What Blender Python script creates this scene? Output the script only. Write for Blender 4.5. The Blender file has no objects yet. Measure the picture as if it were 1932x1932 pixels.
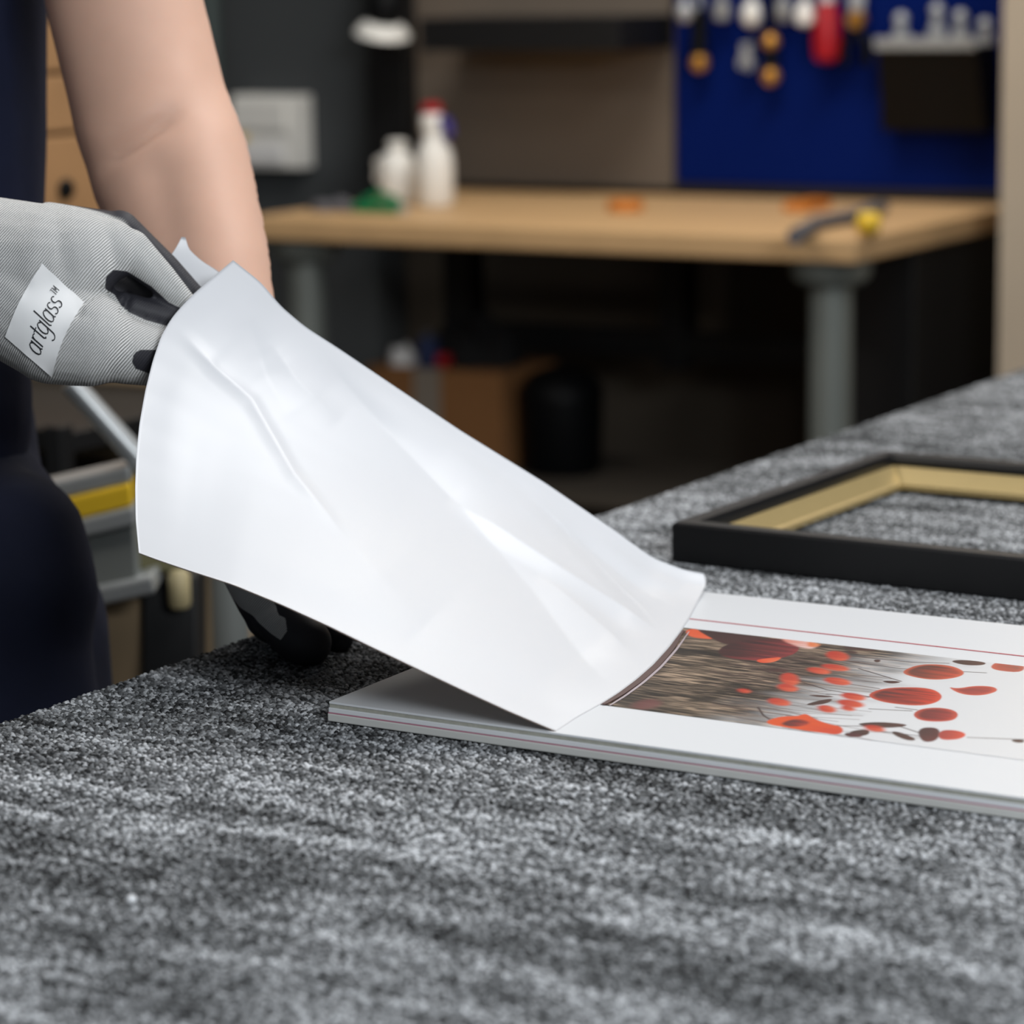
import bpy, bmesh, math, random
import numpy as np
from mathutils import Vector, Matrix
from mathutils.bvhtree import BVHTree

SC = bpy.context.scene
COL = SC.collection
random.seed(7)
RNG = np.random.RandomState(11)

# ------------------------------------------------------------------ camera
FPX = 5330.5                      # focal length in pixels of the 1932 px frame
PITCH, ROLL = .1885, -.0176
CAM = np.array([0., 0., 1.32])
FW = np.array([0, math.cos(PITCH), -math.sin(PITCH)])
_r = np.array([1., 0, 0]); _u = np.array([0, math.sin(PITCH), math.cos(PITCH)])
RT = math.cos(ROLL) * _r + math.sin(ROLL) * _u
UP = -math.sin(ROLL) * _r + math.cos(ROLL) * _u
cd = bpy.data.cameras.new('camera'); cam = bpy.data.objects.new('camera', cd); COL.objects.link(cam)
cam.matrix_world = Matrix(((RT[0], UP[0], -FW[0], CAM[0]), (RT[1], UP[1], -FW[1], CAM[1]),
                           (RT[2], UP[2], -FW[2], CAM[2]), (0, 0, 0, 1)))
cd.sensor_width = 36; cd.lens = 36 * FPX / 1932; cd.clip_start = .05
cd.dof.use_dof = True; cd.dof.focus_distance = 1.655; cd.dof.aperture_fstop = 6.3
SC.camera = cam

# ------------------------------------------------------------------ world, lamps, exposure
w = bpy.data.worlds.new('world'); SC.world = w; w.use_nodes = True
w.node_tree.nodes['Background'].inputs[0].default_value = (.80, .90, 1, 1)
w.node_tree.nodes['Background'].inputs[1].default_value = .10
def area(name, loc, aim, sx, sy, power, col=(1, 1, 1)):
    l = bpy.data.lights.new(name, 'AREA'); l.shape = 'RECTANGLE'; l.size = sx; l.size_y = sy
    l.energy = power; l.color = col
    o = bpy.data.objects.new(name, l); COL.objects.link(o); o.location = loc
    o.rotation_euler = (Vector(aim) - Vector(loc)).to_track_quat('-Z', 'Y').to_euler()
    return o
area('table_lamp', (.85, 2.15, 2.7), (.15, 1.95, .9), 1.5, 1.0, 33, (1, .985, .97))
area('fill_light_front', (1.0, -.60, 2.05), (-.05, 1.6, .95), 1.0, .5, 47, (.93, .97, 1))  # added fill, no fixture: brightens camera-facing album edges and under the lifted page
area('ceiling_lamp_bench', (.25, 4.1, 2.7), (.15, 4.55, .9), 1.3, .25, 28, (1, .93, .84))
area('fill_light_left', (-1.15, 2.35, 2.45), (-.6, 2.6, .9), .8, .3, 12, (1, .95, .88))  # unseen light added to lift the dim machine and background at left
SC.view_settings.view_transform = 'Standard'; SC.view_settings.look = 'None'
SC.view_settings.exposure = 0; SC.view_settings.gamma = 1; SC.view_settings.use_curve_mapping = False
SC.cycles.use_denoising = True

# ------------------------------------------------------------------ frames of reference
TH = -math.radians(31.37 - 0)     # the room, the tables and the shelves stand turned against the camera
UX = np.array([math.cos(TH), math.sin(TH), 0]); VX = np.array([-math.sin(TH), math.cos(TH), 0]); ZX = np.array([0, 0, 1.])
def W(u, v, z): return UX * u + VX * v + ZX * z                   # room -> world
def ray(x, y): return FW + (x - 966) / FPX * RT - (y - 966) / FPX * UP
def at(x, y, d): return CAM + ray(x, y) * d                        # a sight line at a distance
def on_z(x, y, z): d = ray(x, y); return CAM + d * ((z - CAM[2]) / d[2])
def on_v(x, y, v):                                                 # meets a wall-parallel plane -> (u, z)
    d = ray(x, y); P = CAM + d * (v / (d @ VX)); return P @ UX, P[2]
def room(P): return np.array([P @ UX, P @ VX, P[2]])
def pix(P):
    P = np.asarray(P, float) - CAM
    k = P @ FW
    return np.stack([966 + FPX * (P @ RT) / k, 966 - FPX * (P @ UP) / k], -1)

# ------------------------------------------------------------------ materials
def lin(c): return tuple(((x / 255) / 12.92 if x / 255 <= .04045 else ((x / 255 + .055) / 1.055) ** 2.4) for x in c)
MAT = {}
def mat(name, rgb, rough=.6, metal=0., noise=0., nscale=40., bump=0., spec=.5, sss=0., stretch=(1, 1, 1), coat=0.):
    if name in MAT: return MAT[name]
    m = bpy.data.materials.new(name); m.use_nodes = True; MAT[name] = m
    nt = m.node_tree; b = nt.nodes['Principled BSDF']; L = nt.links.new
    c = (*lin(rgb), 1)
    b.inputs['Base Color'].default_value = c; b.inputs['Roughness'].default_value = rough
    b.inputs['Metallic'].default_value = metal; b.inputs['Specular IOR Level'].default_value = spec
    b.inputs['Coat Weight'].default_value = coat
    if sss: b.inputs['Subsurface Weight'].default_value = sss; b.inputs['Subsurface Radius'].default_value = (.012, .005, .003); b.inputs['Subsurface Scale'].default_value = 1
    tc = nt.nodes.new('ShaderNodeTexCoord'); mp = nt.nodes.new('ShaderNodeMapping'); mp.inputs['Scale'].default_value = stretch
    L(tc.outputs['Object'], mp.inputs['Vector'])
    nz = nt.nodes.new('ShaderNodeTexNoise'); nz.inputs['Scale'].default_value = nscale; nz.inputs['Detail'].default_value = 4
    L(mp.outputs['Vector'], nz.inputs['Vector'])
    if noise:
        mx = nt.nodes.new('ShaderNodeMix'); mx.data_type = 'RGBA'
        mx.inputs['A'].default_value = tuple(x * (1 - noise) for x in c[:3]) + (1,)
        mx.inputs['B'].default_value = tuple(min(1, x * (1 + noise)) for x in c[:3]) + (1,)
        L(nz.outputs['Fac'], mx.inputs['Factor']); L(mx.outputs['Result'], b.inputs['Base Color'])
    if bump:
        bp = nt.nodes.new('ShaderNodeBump'); bp.inputs['Strength'].default_value = bump; bp.inputs['Distance'].default_value = .002
        L(nz.outputs['Fac'], bp.inputs['Height']); L(bp.outputs['Normal'], b.inputs['Normal'])
    return m
mat('steel_grey', (128, 134, 130), .45, .3, .1, 8)
mat('black_steel', (16, 17, 19), .5, 0, .2, 10)
mat('wall_brown', (84, 76, 66), .9, 0, .15, 3, .1)
mat('wall_grey', (66, 70, 73), .75, 0, .1, 3)
mat('panel_taupe', (104, 94, 84), .8, 0, .15, 4)
mat('plaster', (186, 171, 151), .85, 0, .08, 6, .1)
mat('floor', (60, 54, 48), .7, 0, .25, 5)
mat('birch', (205, 168, 122), .55, 0, .16, 9, 0, .4, stretch=(1, 12, 1))
mat('pine', (176, 134, 92), .6, 0, .22, 7, 0, .4, stretch=(12, 1, 1))
mat('blue_panel', (0, 23, 90), .7, 0, .08, 5, 0, .08)
mat('chrome', (186, 190, 194), .28, .35)
mat('brass', (206, 150, 70), .3, .6)
mat('red_plastic', (170, 22, 34), .35)
mat('black_plastic', (6, 8, 11), .55, 0, 0, 10, 0, .2)
mat('white_plastic', (240, 240, 236), .4)
mat('grey_plastic', (150, 152, 152), .5)
mat('violet_plastic', (60, 52, 130), .4)
mat('green_plastic', (16, 120, 76), .4)
mat('orange', (200, 120, 40), .6)
mat('yellow', (226, 186, 40), .5)
mat('cardboard', (150, 104, 62), .85, 0, .12, 20)
mat('tape', (150, 140, 128), .4)
mat('black_cloth', (14, 14, 16), .9)
mat('blue_cloth', (36, 50, 90), .8)
mat('aluminium', (178, 182, 184), .35, .5, .05, 20)
mat('grey_paint', (112, 116, 114), .6, 0, .1, 8)
mat('cream', (186, 172, 132), .5)
mat('beige_board', (158, 136, 106), .8, 0, .1, 6)
mat('olive', (104, 100, 68), .6)
mat('green_grey', (66, 78, 78), .5)
mat('black_lacquer', (5, 6, 9), .45, 0, 0, 10, 0, .5)
mat('gold_leaf', (190, 168, 118), .38, .45, .06, 60)
mat('page_white', (224, 227, 231), .32, 0, 0)
mat('page_film', (226, 226, 226), .22, 0, 0)
mat('cover_grey', (206, 207, 204), .5, 0, .04, 30)
mat('pink_line', (186, 120, 140), .5)
mat('red_line', (176, 70, 84), .4)
mat('olive_edge', (168, 168, 158), .5, 0, .25, 300)
mat('skin', (214, 173, 152), .55, 0, .10, 22, .05, .35, .2)
mat('navy_cloth', (20, 26, 50), .85, 0, .15, 60, .3, .3)
mat('navy_trousers', (17, 22, 42), .9, 0, .15, 60, .3, .3)
mat('label_white', (236, 237, 238), .6, 0, 0, 10, 0, .2)
mat('ink', (40, 42, 46), .4)

# ------------------------------------------------------------------ builders
def tag(o, label, cat, group=None, kind=None):
    if label: o['label'] = label
    if cat: o['category'] = cat
    if group: o['group'] = group
    if kind: o['kind'] = kind
    return o
def link(name, me, m=None, parent=None, smooth=False):
    o = bpy.data.objects.new(name, me); COL.objects.link(o)
    if m is not None:
        for k in (m if isinstance(m, (list, tuple)) else [m]): me.materials.append(MAT[k] if isinstance(k, str) else k)
    if parent: o.parent = parent
    if smooth:
        for p in me.polygons: p.use_smooth = True
    return o
def empty(name, uvz=(0, 0, 0), rz=0.):
    """an Empty standing in the room; children use its turned axes"""
    o = bpy.data.objects.new(name, None); COL.objects.link(o); o.empty_display_size = .05
    o.location = W(*uvz); o.rotation_euler = (0, 0, TH + rz); return o
class MB:
    def __init__(s): s.bm = bmesh.new()
    def box(s, x0, x1, y0, y1, z0, z1, mi=0, bev=0.):
        M = Matrix.Translation(((x0 + x1) / 2, (y0 + y1) / 2, (z0 + z1) / 2)) @ Matrix.Diagonal((abs(x1 - x0), abs(y1 - y0), abs(z1 - z0), 1))
        r = bmesh.ops.create_cube(s.bm, size=1, matrix=M)
        fs = {f for v in r['verts'] for f in v.link_faces}
        for f in fs: f.material_index = mi
        if bev:
            es = list({e for v in r['verts'] for e in v.link_edges})
            rb = bmesh.ops.bevel(s.bm, geom=es, offset=bev, segments=2, profile=.5, affect='EDGES')
            for f in rb['faces']: f.material_index = mi
        return s
    def lathe(s, prof, c=(0, 0, 0), axis=(0, 0, 1), seg=20, mi=0):
        q = Vector((0, 0, 1)).rotation_difference(Vector(axis).normalized())
        rings = []
        for r, h in prof:
            rings.append([s.bm.verts.new(q @ Vector((r * math.cos(2 * math.pi * k / seg), r * math.sin(2 * math.pi * k / seg), h)) + Vector(c)) for k in range(seg)])
        for a, b in zip(rings, rings[1:]):
            for k in range(seg):
                f = s.bm.faces.new((a[k], a[(k + 1) % seg], b[(k + 1) % seg], b[k])); f.material_index = mi
        f = s.bm.faces.new(rings[0][::-1]); f.material_index = mi
        f = s.bm.faces.new(rings[-1]); f.material_index = mi
        return s
    def tube(s, pts, r, seg=12, mi=0):
        pts = [Vector(p) for p in pts]; rings = []
        rr = r if isinstance(r, (list, tuple)) else [r] * len(pts)
        up = Vector((0.13, 0.21, 1))
        for i, p in enumerate(pts):
            t = (pts[min(i + 1, len(pts) - 1)] - pts[max(i - 1, 0)]).normalized()
            a = t.cross(up)
            if a.length < 1e-3: a = t.cross(Vector((1, 0, 0)))
            a.normalize(); b = t.cross(a)
            rings.append([s.bm.verts.new(p + rr[i] * (math.cos(2 * math.pi * k / seg) * a + math.sin(2 * math.pi * k / seg) * b)) for k in range(seg)])
        for a, b in zip(rings, rings[1:]):
            for k in range(seg):
                f = s.bm.faces.new((a[k], a[(k + 1) % seg], b[(k + 1) % seg], b[k])); f.material_index = mi
        s.bm.faces.new(rings[0][::-1]).material_index = mi; s.bm.faces.new(rings[-1]).material_index = mi
        return s
    def ball(s, c, r, sc=(1, 1, 1), mi=0, n=16):
        M = Matrix.Translation(c) @ Matrix.Diagonal((sc[0] * r, sc[1] * r, sc[2] * r, 1))
        g = bmesh.ops.create_uvsphere(s.bm, u_segments=n, v_segments=max(6, n // 2), radius=1, matrix=M)
        for f in {f for v in g['verts'] for f in v.link_faces}: f.material_index = mi
        return s
    def prism(s, poly, z0, z1, mi=0):
        a = [s.bm.verts.new((x, y, z0)) for x, y in poly]; b = [s.bm.verts.new((x, y, z1)) for x, y in poly]
        n = len(poly)
        for k in range(n): s.bm.faces.new((a[k], a[(k + 1) % n], b[(k + 1) % n], b[k])).material_index = mi
        s.bm.faces.new(a[::-1]).material_index = mi; s.bm.faces.new(b).material_index = mi
        return s
    def quad_hex(s, lo, hi, mi=0):
        a = [s.bm.verts.new(p) for p in lo]; b = [s.bm.verts.new(p) for p in hi]
        for k in range(4): s.bm.faces.new((a[k], a[(k + 1) % 4], b[(k + 1) % 4], b[k])).material_index = mi
        s.bm.faces.new(a[::-1]).material_index = mi; s.bm.faces.new(b).material_index = mi
        return s
    def build(s, name, m, parent=None, smooth=False, bevel=0.):
        bmesh.ops.recalc_face_normals(s.bm, faces=s.bm.faces[:])
        me = bpy.data.meshes.new(name); s.bm.to_mesh(me); s.bm.free()
        o = link(name, me, m, parent, smooth)
        if bevel:
            b = o.modifiers.new('bevel', 'BEVEL'); b.width = bevel; b.segments = 2; b.limit_method = 'ANGLE'
        if smooth:
            try: me.set_sharp_from_angle(angle=math.radians(50))
            except Exception: pass
        return o
def boxpart(name, m, parent, x0, x1, y0, y1, z0, z1, bev=.002):
    return MB().box(x0, x1, y0, y1, z0, z1).build(name, m, parent, bevel=bev)

# ================================================================== THE SETTING
def structure(o, name=None): o['kind'] = 'structure'; return o
ROOM = lambda n: empty(n)
def sbox(name, m, u0, u1, v0, v1, z0, z1):
    o = MB().box(u0, u1, v0, v1, z0, z1).build(name, m); o.rotation_euler = (0, 0, TH); return structure(o)
sbox('floor', 'floor', -6, 2.4, -2.5, 5.2, -.06, 0)
sbox('wall_back', 'wall_brown', -6, 2.4, 4.86, 5.0, 0, 3.0)
sbox('wall_left', 'wall_brown', -4.55, -4.4, -1.5, 4.86, 0, 3.0)
# a pale wall end beside the workbench
pu, pz = on_v(1887, 400, 4.30)
sbox('wall_right', 'plaster', pu, pu + .55, 4.30, 4.86, 0, 3.0)

# ================================================================== CARPETED WORK TABLE
EDGE_U = -1.0747
TZ = .900
tbl = empty('work_table', (EDGE_U, 0, 0))
tag(tbl, 'large work table with a top covered in mottled grey loop carpet', 'table')
# carpet base
m = bpy.data.materials.new('carpet_backing'); m.use_nodes = True; MAT['carpet_backing'] = m
b = m.node_tree.nodes['Principled BSDF']; b.inputs['Roughness'].default_value = 1; b.inputs['Specular IOR Level'].default_value = .1
tc = m.node_tree.nodes.new('ShaderNodeTexCoord'); vo = m.node_tree.nodes.new('ShaderNodeTexVoronoi'); vo.inputs['Scale'].default_value = 330
cr = m.node_tree.nodes.new('ShaderNodeValToRGB'); cr.color_ramp.elements[0].color = (.02, .021, .023, 1); cr.color_ramp.elements[1].color = (.16, .165, .17, 1)
m.node_tree.links.new(tc.outputs['Object'], vo.inputs['Vector']); m.node_tree.links.new(vo.outputs['Color'], cr.inputs['Fac']); m.node_tree.links.new(cr.outputs['Color'], b.inputs['Base Color'])
V0, V1, UW = -.9, 3.0, .98
MB().box(.0015, UW, V0, V1, TZ - .045, TZ - .0016).build('carpeted_top', 'carpet_backing', tbl)
boxpart('apron', 'black_steel', tbl, .06, UW - .06, V0 + .06, V1 - .06, TZ - .12, TZ - .0455)
for a in (.10, UW - .10):
    for c in (V0 + .12, V1 - .12):
        boxpart('leg', 'black_steel', tbl, a - .035, a + .035, c - .035, c + .035, 0, TZ - .1205)
# loop pile: one stuff part, thousands of yarn loops on points
SP = .0024
nu = int(UW / SP); nv = int((V1 - V0) / SP)
gu, gv = np.meshgrid(np.arange(nu) * SP, V0 + np.arange(nv) * SP, indexing='ij')
gu = gu + RNG.uniform(-.36, .36, gu.shape) * SP; gv = gv + RNG.uniform(-.36, .36, gv.shape) * SP
gu = gu.ravel(); gv = gv.ravel()
pw = np.outer(gu + EDGE_U, UX) + np.outer(gv, VX) + np.array([0, 0, TZ])
px_ = pix(pw); dep = (pw - CAM) @ FW
keep = (dep > .6) & (px_[:, 0] > -500) & (px_[:, 0] < 2450) & (px_[:, 1] < 2350) & (px_[:, 1] > 500)
gu, gv, pw = gu[keep], gv[keep], pw[keep]
def vnoise(x, y, seed):
    r = np.random.RandomState(seed); T = r.rand(256, 256)
    xi = np.floor(x).astype(int); yi = np.floor(y).astype(int); fx = x - xi; fy = y - yi
    fx = fx * fx * (3 - 2 * fx); fy = fy * fy * (3 - 2 * fy)
    g = lambda a, b: T[a % 256, b % 256]
    return (g(xi, yi) * (1 - fx) + g(xi + 1, yi) * fx) * (1 - fy) + (g(xi, yi + 1) * (1 - fx) + g(xi + 1, yi + 1) * fx) * fy
# yarn colour: streaks run across the table
sh = (.26 * vnoise(gu / .034, gv / .0055, 1) + .24 * vnoise(gu / .07, gv / .018, 2) + .22 * vnoise(gu / .16, gv / .06, 3)
      + .58 * RNG.rand(len(gu)))
sh = np.clip((sh - .34) / .70, 0, 1) ** 1.1
me = bpy.data.meshes.new('carpet_pile')
loc = np.stack([gu, gv, np.full_like(gu, TZ - .0012) + RNG.uniform(-.0005, .0004, len(gu))], 1).astype(np.float32)
me.vertices.add(len(gu)); me.vertices.foreach_set('co', loc.ravel())
at_ = me.attributes.new('shade', 'FLOAT', 'POINT'); at_.data.foreach_set('value', sh.astype(np.float32))
at_ = me.attributes.new('turn', 'FLOAT_VECTOR', 'POINT')
tn = np.stack([RNG.uniform(-.35, .35, len(gu)), RNG.uniform(-.35, .35, len(gu)), RNG.normal(0, .45, len(gu))], 1).astype(np.float32)
at_.data.foreach_set('vector', tn.ravel())
at_ = me.attributes.new('size', 'FLOAT', 'POINT'); at_.data.foreach_set('value', RNG.uniform(.85, 1.25, len(gu)).astype(np.float32))
yarn = bpy.data.materials.new('yarn'); yarn.use_nodes = True; MAT['yarn'] = yarn
b = yarn.node_tree.nodes['Principled BSDF']; b.inputs['Roughness'].default_value = .75; b.inputs['Specular IOR Level'].default_value = .25
an = yarn.node_tree.nodes.new('ShaderNodeAttribute'); an.attribute_type = 'INSTANCER'; an.attribute_name = 'shade'
cr = yarn.node_tree.nodes.new('ShaderNodeValToRGB')
cr.color_ramp.elements[0].color = (.016, .0168, .018, 1); cr.color_ramp.elements[1].color = (.66, .68, .71, 1)
e = cr.color_ramp.elements.new(.5); e.color = (.19, .198, .207, 1)
yarn.node_tree.links.new(an.outputs['Fac'], cr.inputs['Fac']); yarn.node_tree.links.new(cr.outputs['Color'], b.inputs['Base Color'])
ng = bpy.data.node_groups.new('loops', 'GeometryNodeTree')
ng.interface.new_socket('Geometry', in_out='INPUT', socket_type='NodeSocketGeometry'); ng.interface.new_socket('Geometry', in_out='OUTPUT', socket_type='NodeSocketGeometry')
N = ng.nodes.new; gi = N('NodeGroupInput'); go = N('NodeGroupOutput'); ip = N('GeometryNodeInstanceOnPoints')
ico = N('GeometryNodeMeshIcoSphere'); ico.inputs['Radius'].default_value = 1; ico.inputs['Subdivisions'].default_value = 2
tr = N('GeometryNodeTransform'); tr.inputs['Scale'].default_value = (.00162, .00110, .0015)
ss = N('GeometryNodeSetShadeSmooth'); sm = N('GeometryNodeSetMaterial'); sm.inputs['Material'].default_value = yarn
ra = N('GeometryNodeInputNamedAttribute'); ra.data_type = 'FLOAT_VECTOR'; ra.inputs['Name'].default_value = 'turn'
sa = N('GeometryNodeInputNamedAttribute'); sa.data_type = 'FLOAT'; sa.inputs['Name'].default_value = 'size'
L = ng.links.new
L(ico.outputs['Mesh'], tr.inputs['Geometry']); L(tr.outputs['Geometry'], ss.inputs['Geometry']); L(ss.outputs['Geometry'], sm.inputs['Geometry'])
L(gi.outputs[0], ip.inputs['Points']); L(sm.outputs['Geometry'], ip.inputs['Instance'])
L(ra.outputs['Attribute'], ip.inputs['Rotation']); L(sa.outputs['Attribute'], ip.inputs['Scale']); L(ip.outputs['Instances'], go.inputs[0])
pile = link('carpet_pile', me, yarn, tbl); pile['kind'] = 'stuff'
pile.modifiers.new('loops', 'NODES').node_group = ng

# ================================================================== WORKBENCH WITH BACK FRAME
BU0, BU1, BV0, BV1, BZ = -2.945, -1.79, 3.955, 4.63, .9125
bench = empty('workbench', (BU0, BV0, 0))
tag(bench, 'wooden topped workbench with grey round legs and a dark back frame', 'workbench')
bw, bd = BU1 - BU0, BV1 - BV0
boxpart('bench_top', 'birch', bench, 0, bw, 0, bd, BZ - .038, BZ, .004)
def blocal(x, y, v):      # pixel on the plane v -> bench-local (x, y, z)
    u, z = on_v(x, y, v); return u - BU0, v - BV0, z
for lx, ly in ((.075, .075), (bw - .075, .075)):
    mb = MB().lathe([(.034, 0), (.034, .835)], (lx, ly, 0))
    lg = mb.build('leg', 'steel_grey', bench, True)
    MB().lathe([(.05, .0), (.062, .012), (.066, .035), (.072, .039)], (lx, ly, BZ - .039 - .0395)).build('collar', 'steel_grey', lg, True)
    MB().lathe([(.05, 0), (.05, .012), (.036, .022)], (lx, ly, .0005)).build('foot', 'black_plastic', lg, True)
# rear supports
x0, _, _ = blocal(1262, 550, BV1 - .05); x1, _, _ = blocal(1306, 550, BV1 - .05)
boxpart('rear_leg', 'black_steel', bench, x0, x1, bd - .09, bd - .03, .60, BZ - .0385)
boxpart('rear_leg', 'black_steel', bench, .03, .09, bd - .09, bd - .03, 0, BZ - .0385)
z1 = blocal(1400, 630, BV1 - .05)[2]; z0 = blocal(1400, 682, BV1 - .05)[2]
boxpart('cross_bar', 'black_steel', bench, .0905, bw - .13, bd - .08, bd - .04, z0, z1)
x0, _, _ = blocal(1722, 600, BV1 - .30)
boxpart('side_pedestal', 'black_steel', bench, bw - .14, bw - .02, bd - .40, bd - .02, 0, BZ - .0385)
# lower shelf
z = blocal(1180, 892, BV1 - .25)[2]
boxpart('lower_shelf', 'wall_brown', bench, .10, bw - .16, .20, bd - .10, z - .02, z)
SHELF_Z = z
# back frame: upright, top shelf, taupe backing
xa, _, _ = blocal(703, 200, BV1 + .0); xb, _, _ = blocal(778, 200, BV1)
boxpart('upright', 'black_steel', bench, xa, xb, bd - .02, bd + .05, BZ + .0005, 1.65)
xr, _, _ = blocal(1274, 200, BV1)
boxpart('back_panel', 'panel_taupe', bench, xb + .001, xr - .012, bd + .015, bd + .035, BZ + .01, 1.65)
zs0 = blocal(1000, 92, BV1 - .05)[2]; zs1 = blocal(1000, 30, BV1 - .05)[2]
xs_ = blocal(792, 60, BV1 - .19)[0]
boxpart('upper_shelf', 'black_steel', bench, xs_, xr - .012, bd - .19, bd + .0145, zs0, zs1)

# blue tool panel
bp = empty('pegboard', (0, BV1, 0))
tag(bp, 'deep blue metal tool panel standing at the back of the workbench', 'pegboard')
uL = on_v(1276, 200, BV1)[0]; uR = BU1 + .008
mb = MB().box(uL, uR, -.004, .016, BZ + .022, 1.62)
mb.build('panel', 'blue_panel', bp, bevel=.003)
boxpart('bottom_rail', 'black_steel', bp, uL, uR, -.008, .016, BZ + .001, BZ + .0215)

# ---- tools hanging on the panel
TV = BV1 - .035                                    # plane in which the tools hang
def tool_at(x, y): u, z = on_v(x, y, TV); return u, z
def px_m(): return 5330 / (W(-2.1, TV, 1.2) - CAM).dot(FW)
PM = FPX / ((W(-2.1, TV, 1.2) - CAM) @ FW)
def driver(name, x, ytop, ybot, prof, mats, label, cat, group=None):
    """a hanging tool turned on a lathe; prof = list of (part, material, [(radius px, y px)...])"""
    u, z = tool_at(x, ybot)
    t = empty(name, (u, TV, z)); tag(t, label, cat, group)
    for pn, pm, pts in prof:
        MB().lathe([(r / PM, (ybot - y) / PM) for r, y in pts], (0, 0, 0), seg=16).build(pn, pm, t, True)
    # hook to the panel
    zt = (ybot - ytop) / PM
    MB().tube([(0, .0, zt), (0, .012, zt + .002), (0, .0308, zt + .002)], .003).build('hook', 'chrome', t, True)
    return t
driver('screwdriver', 1320, -70, 136, [('handle', 'black_plastic', [(6, 136 - 34), (16, 100), (15, 60), (18, 20), (10, 14)]), ('end_cap', 'brass', [(4, 136), (15, 130), (18, 118), (14, 104), (6, 102.2)]), ('shaft', 'chrome', [(5, 13.8), (5, -70)])], None,
       'black handled tool with a brass ball end, leftmost on the blue panel', 'screwdriver')
driver('socket_driver', 1314, -60, 40, [('handle', 'chrome', [(8, 40), (16, 30), (17, 16), (8, 4)]), ('shaft', 'chrome', [(4, 3.8), (4, -60)])], None,
       'short steel socket tool above the leftmost brass ended tool', 'tool')
bpy.data.objects['socket_driver'].location = W(*(lambda uz: (uz[0], TV - .028, uz[1]))(tool_at(1306, 40)))
driver('hand_tool', 1362, -60, 40, [('handle', 'grey_plastic', [(6, 40), (15, 34), (15, 6), (7, 0)]), ('shaft', 'chrome', [(4, -.2), (4, -60)])], None,
       'small grey tool second along the top row of the blue panel', 'tool')
driver('nut_driver', 1418, -70, 50, [('handle', 'white_plastic', [(8, 50), (18, 42), (19, 26), (14, 8), (7, 2)]), ('shaft', 'chrome', [(5, 1.8), (5, -70)])], None,
       'white ended tool hanging just above the bright steel spanner', 'tool')
u, z = tool_at(1408, 132)
sp = empty('spanner', (u, TV, z)); tag(sp, 'bright steel spanner hanging below the white ended tool', 'spanner')
MB().box(-.009, .009, -.004, .004, .018, 50 / PM).build('shank', 'chrome', sp, bevel=.002)
MB().prism([(.014 * math.cos(a), .014 * math.sin(a)) for a in np.linspace(-1.1 * math.pi / 2 + .3, 1.25 * math.pi, 14)] + [(-.004, -.004), (.004, -.004)], -.005, .005).build('jaw', 'chrome', sp).rotation_euler = (math.radians(90), 0, 0)
bpy.data.objects['jaw'].location = (0, 0, .012)
MB().tube([(0, 0, 50 / PM - .004), (0, .012, 50 / PM), (0, .0308, 50 / PM)], .003).build('hook', 'chrome', sp, True)
driver('punch', 1454, -60, 162, [('handle', 'black_plastic', [(7, 128), (15, 122), (14, 96), (8, 92.2)]), ('end_cap', 'brass', [(5, 162), (15, 154), (18, 143), (13, 131), (7, 128.3)]), ('collar', 'brass', [(8, 92), (16, 86), (17, 78), (12, 66), (6, 62)]), ('shaft', 'black_plastic', [(6, 61.8), (6, -60)])], None,
       'long black tool with two bronze balls, lowest hanging on the blue panel', 'tool')
driver('bit_holder', 1478, -60, 42, [('handle', 'grey_plastic', [(6, 42), (13, 36), (14, 8), (7, 0)]), ('shaft', 'chrome', [(4, -.2), (4, -60)])], None,
       'small grey tool beside the white ended tool left of the red handle', 'tool')
driver('awl', 1518, -70, 50, [('handle', 'white_plastic', [(8, 50), (18, 42), (18, 26), (13, 10), (7, 2)]), ('shaft', 'chrome', [(5, 1.8), (5, -70)])], None,
       'white ended tool hanging right beside the red handle', 'tool')
driver('chisel', 1560, -70, 118, [('handle', 'red_plastic', [(12, 118), (24, 110), (27, 80), (24, 30), (18, 6)]), ('ferrule', 'chrome', [(18, 5.8), (14, -14)]), ('blade', 'chrome', [(8, -14.2), (8, -70)])], None,
       'tool with a thick red handle in the middle of the blue panel', 'chisel')
u, z = tool_at(1616, 122)
pl = empty('pliers', (u, TV, z)); tag(pl, 'black handled pliers with a brass joint right of the red handle', 'pliers')
for s in (-1, 1):
    MB().tube([(s * .020, 0, 0), (s * .022, 0, .03), (s * .008, 0, 66 / PM)], [.009, .010, .007]).build('handle', 'black_plastic', pl, True)
    MB().tube([(s * .006, 0, 100 / PM), (s * .008, 0, 125 / PM), (s * .002, 0, 165 / PM)], [.007, .008, .003]).build('jaw', 'chrome', pl, True)
MB().lathe([(.015, -.012), (.0165, -.006), (.0165, .006), (.012, .010)], (0, 0, 84 / PM), (0, 1, 0)).build('joint', 'brass', pl, True)
MB().tube([(0, .0102, 84 / PM), (0, .0308, 84 / PM)], .003).build('hook', 'chrome', pl, True)
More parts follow.
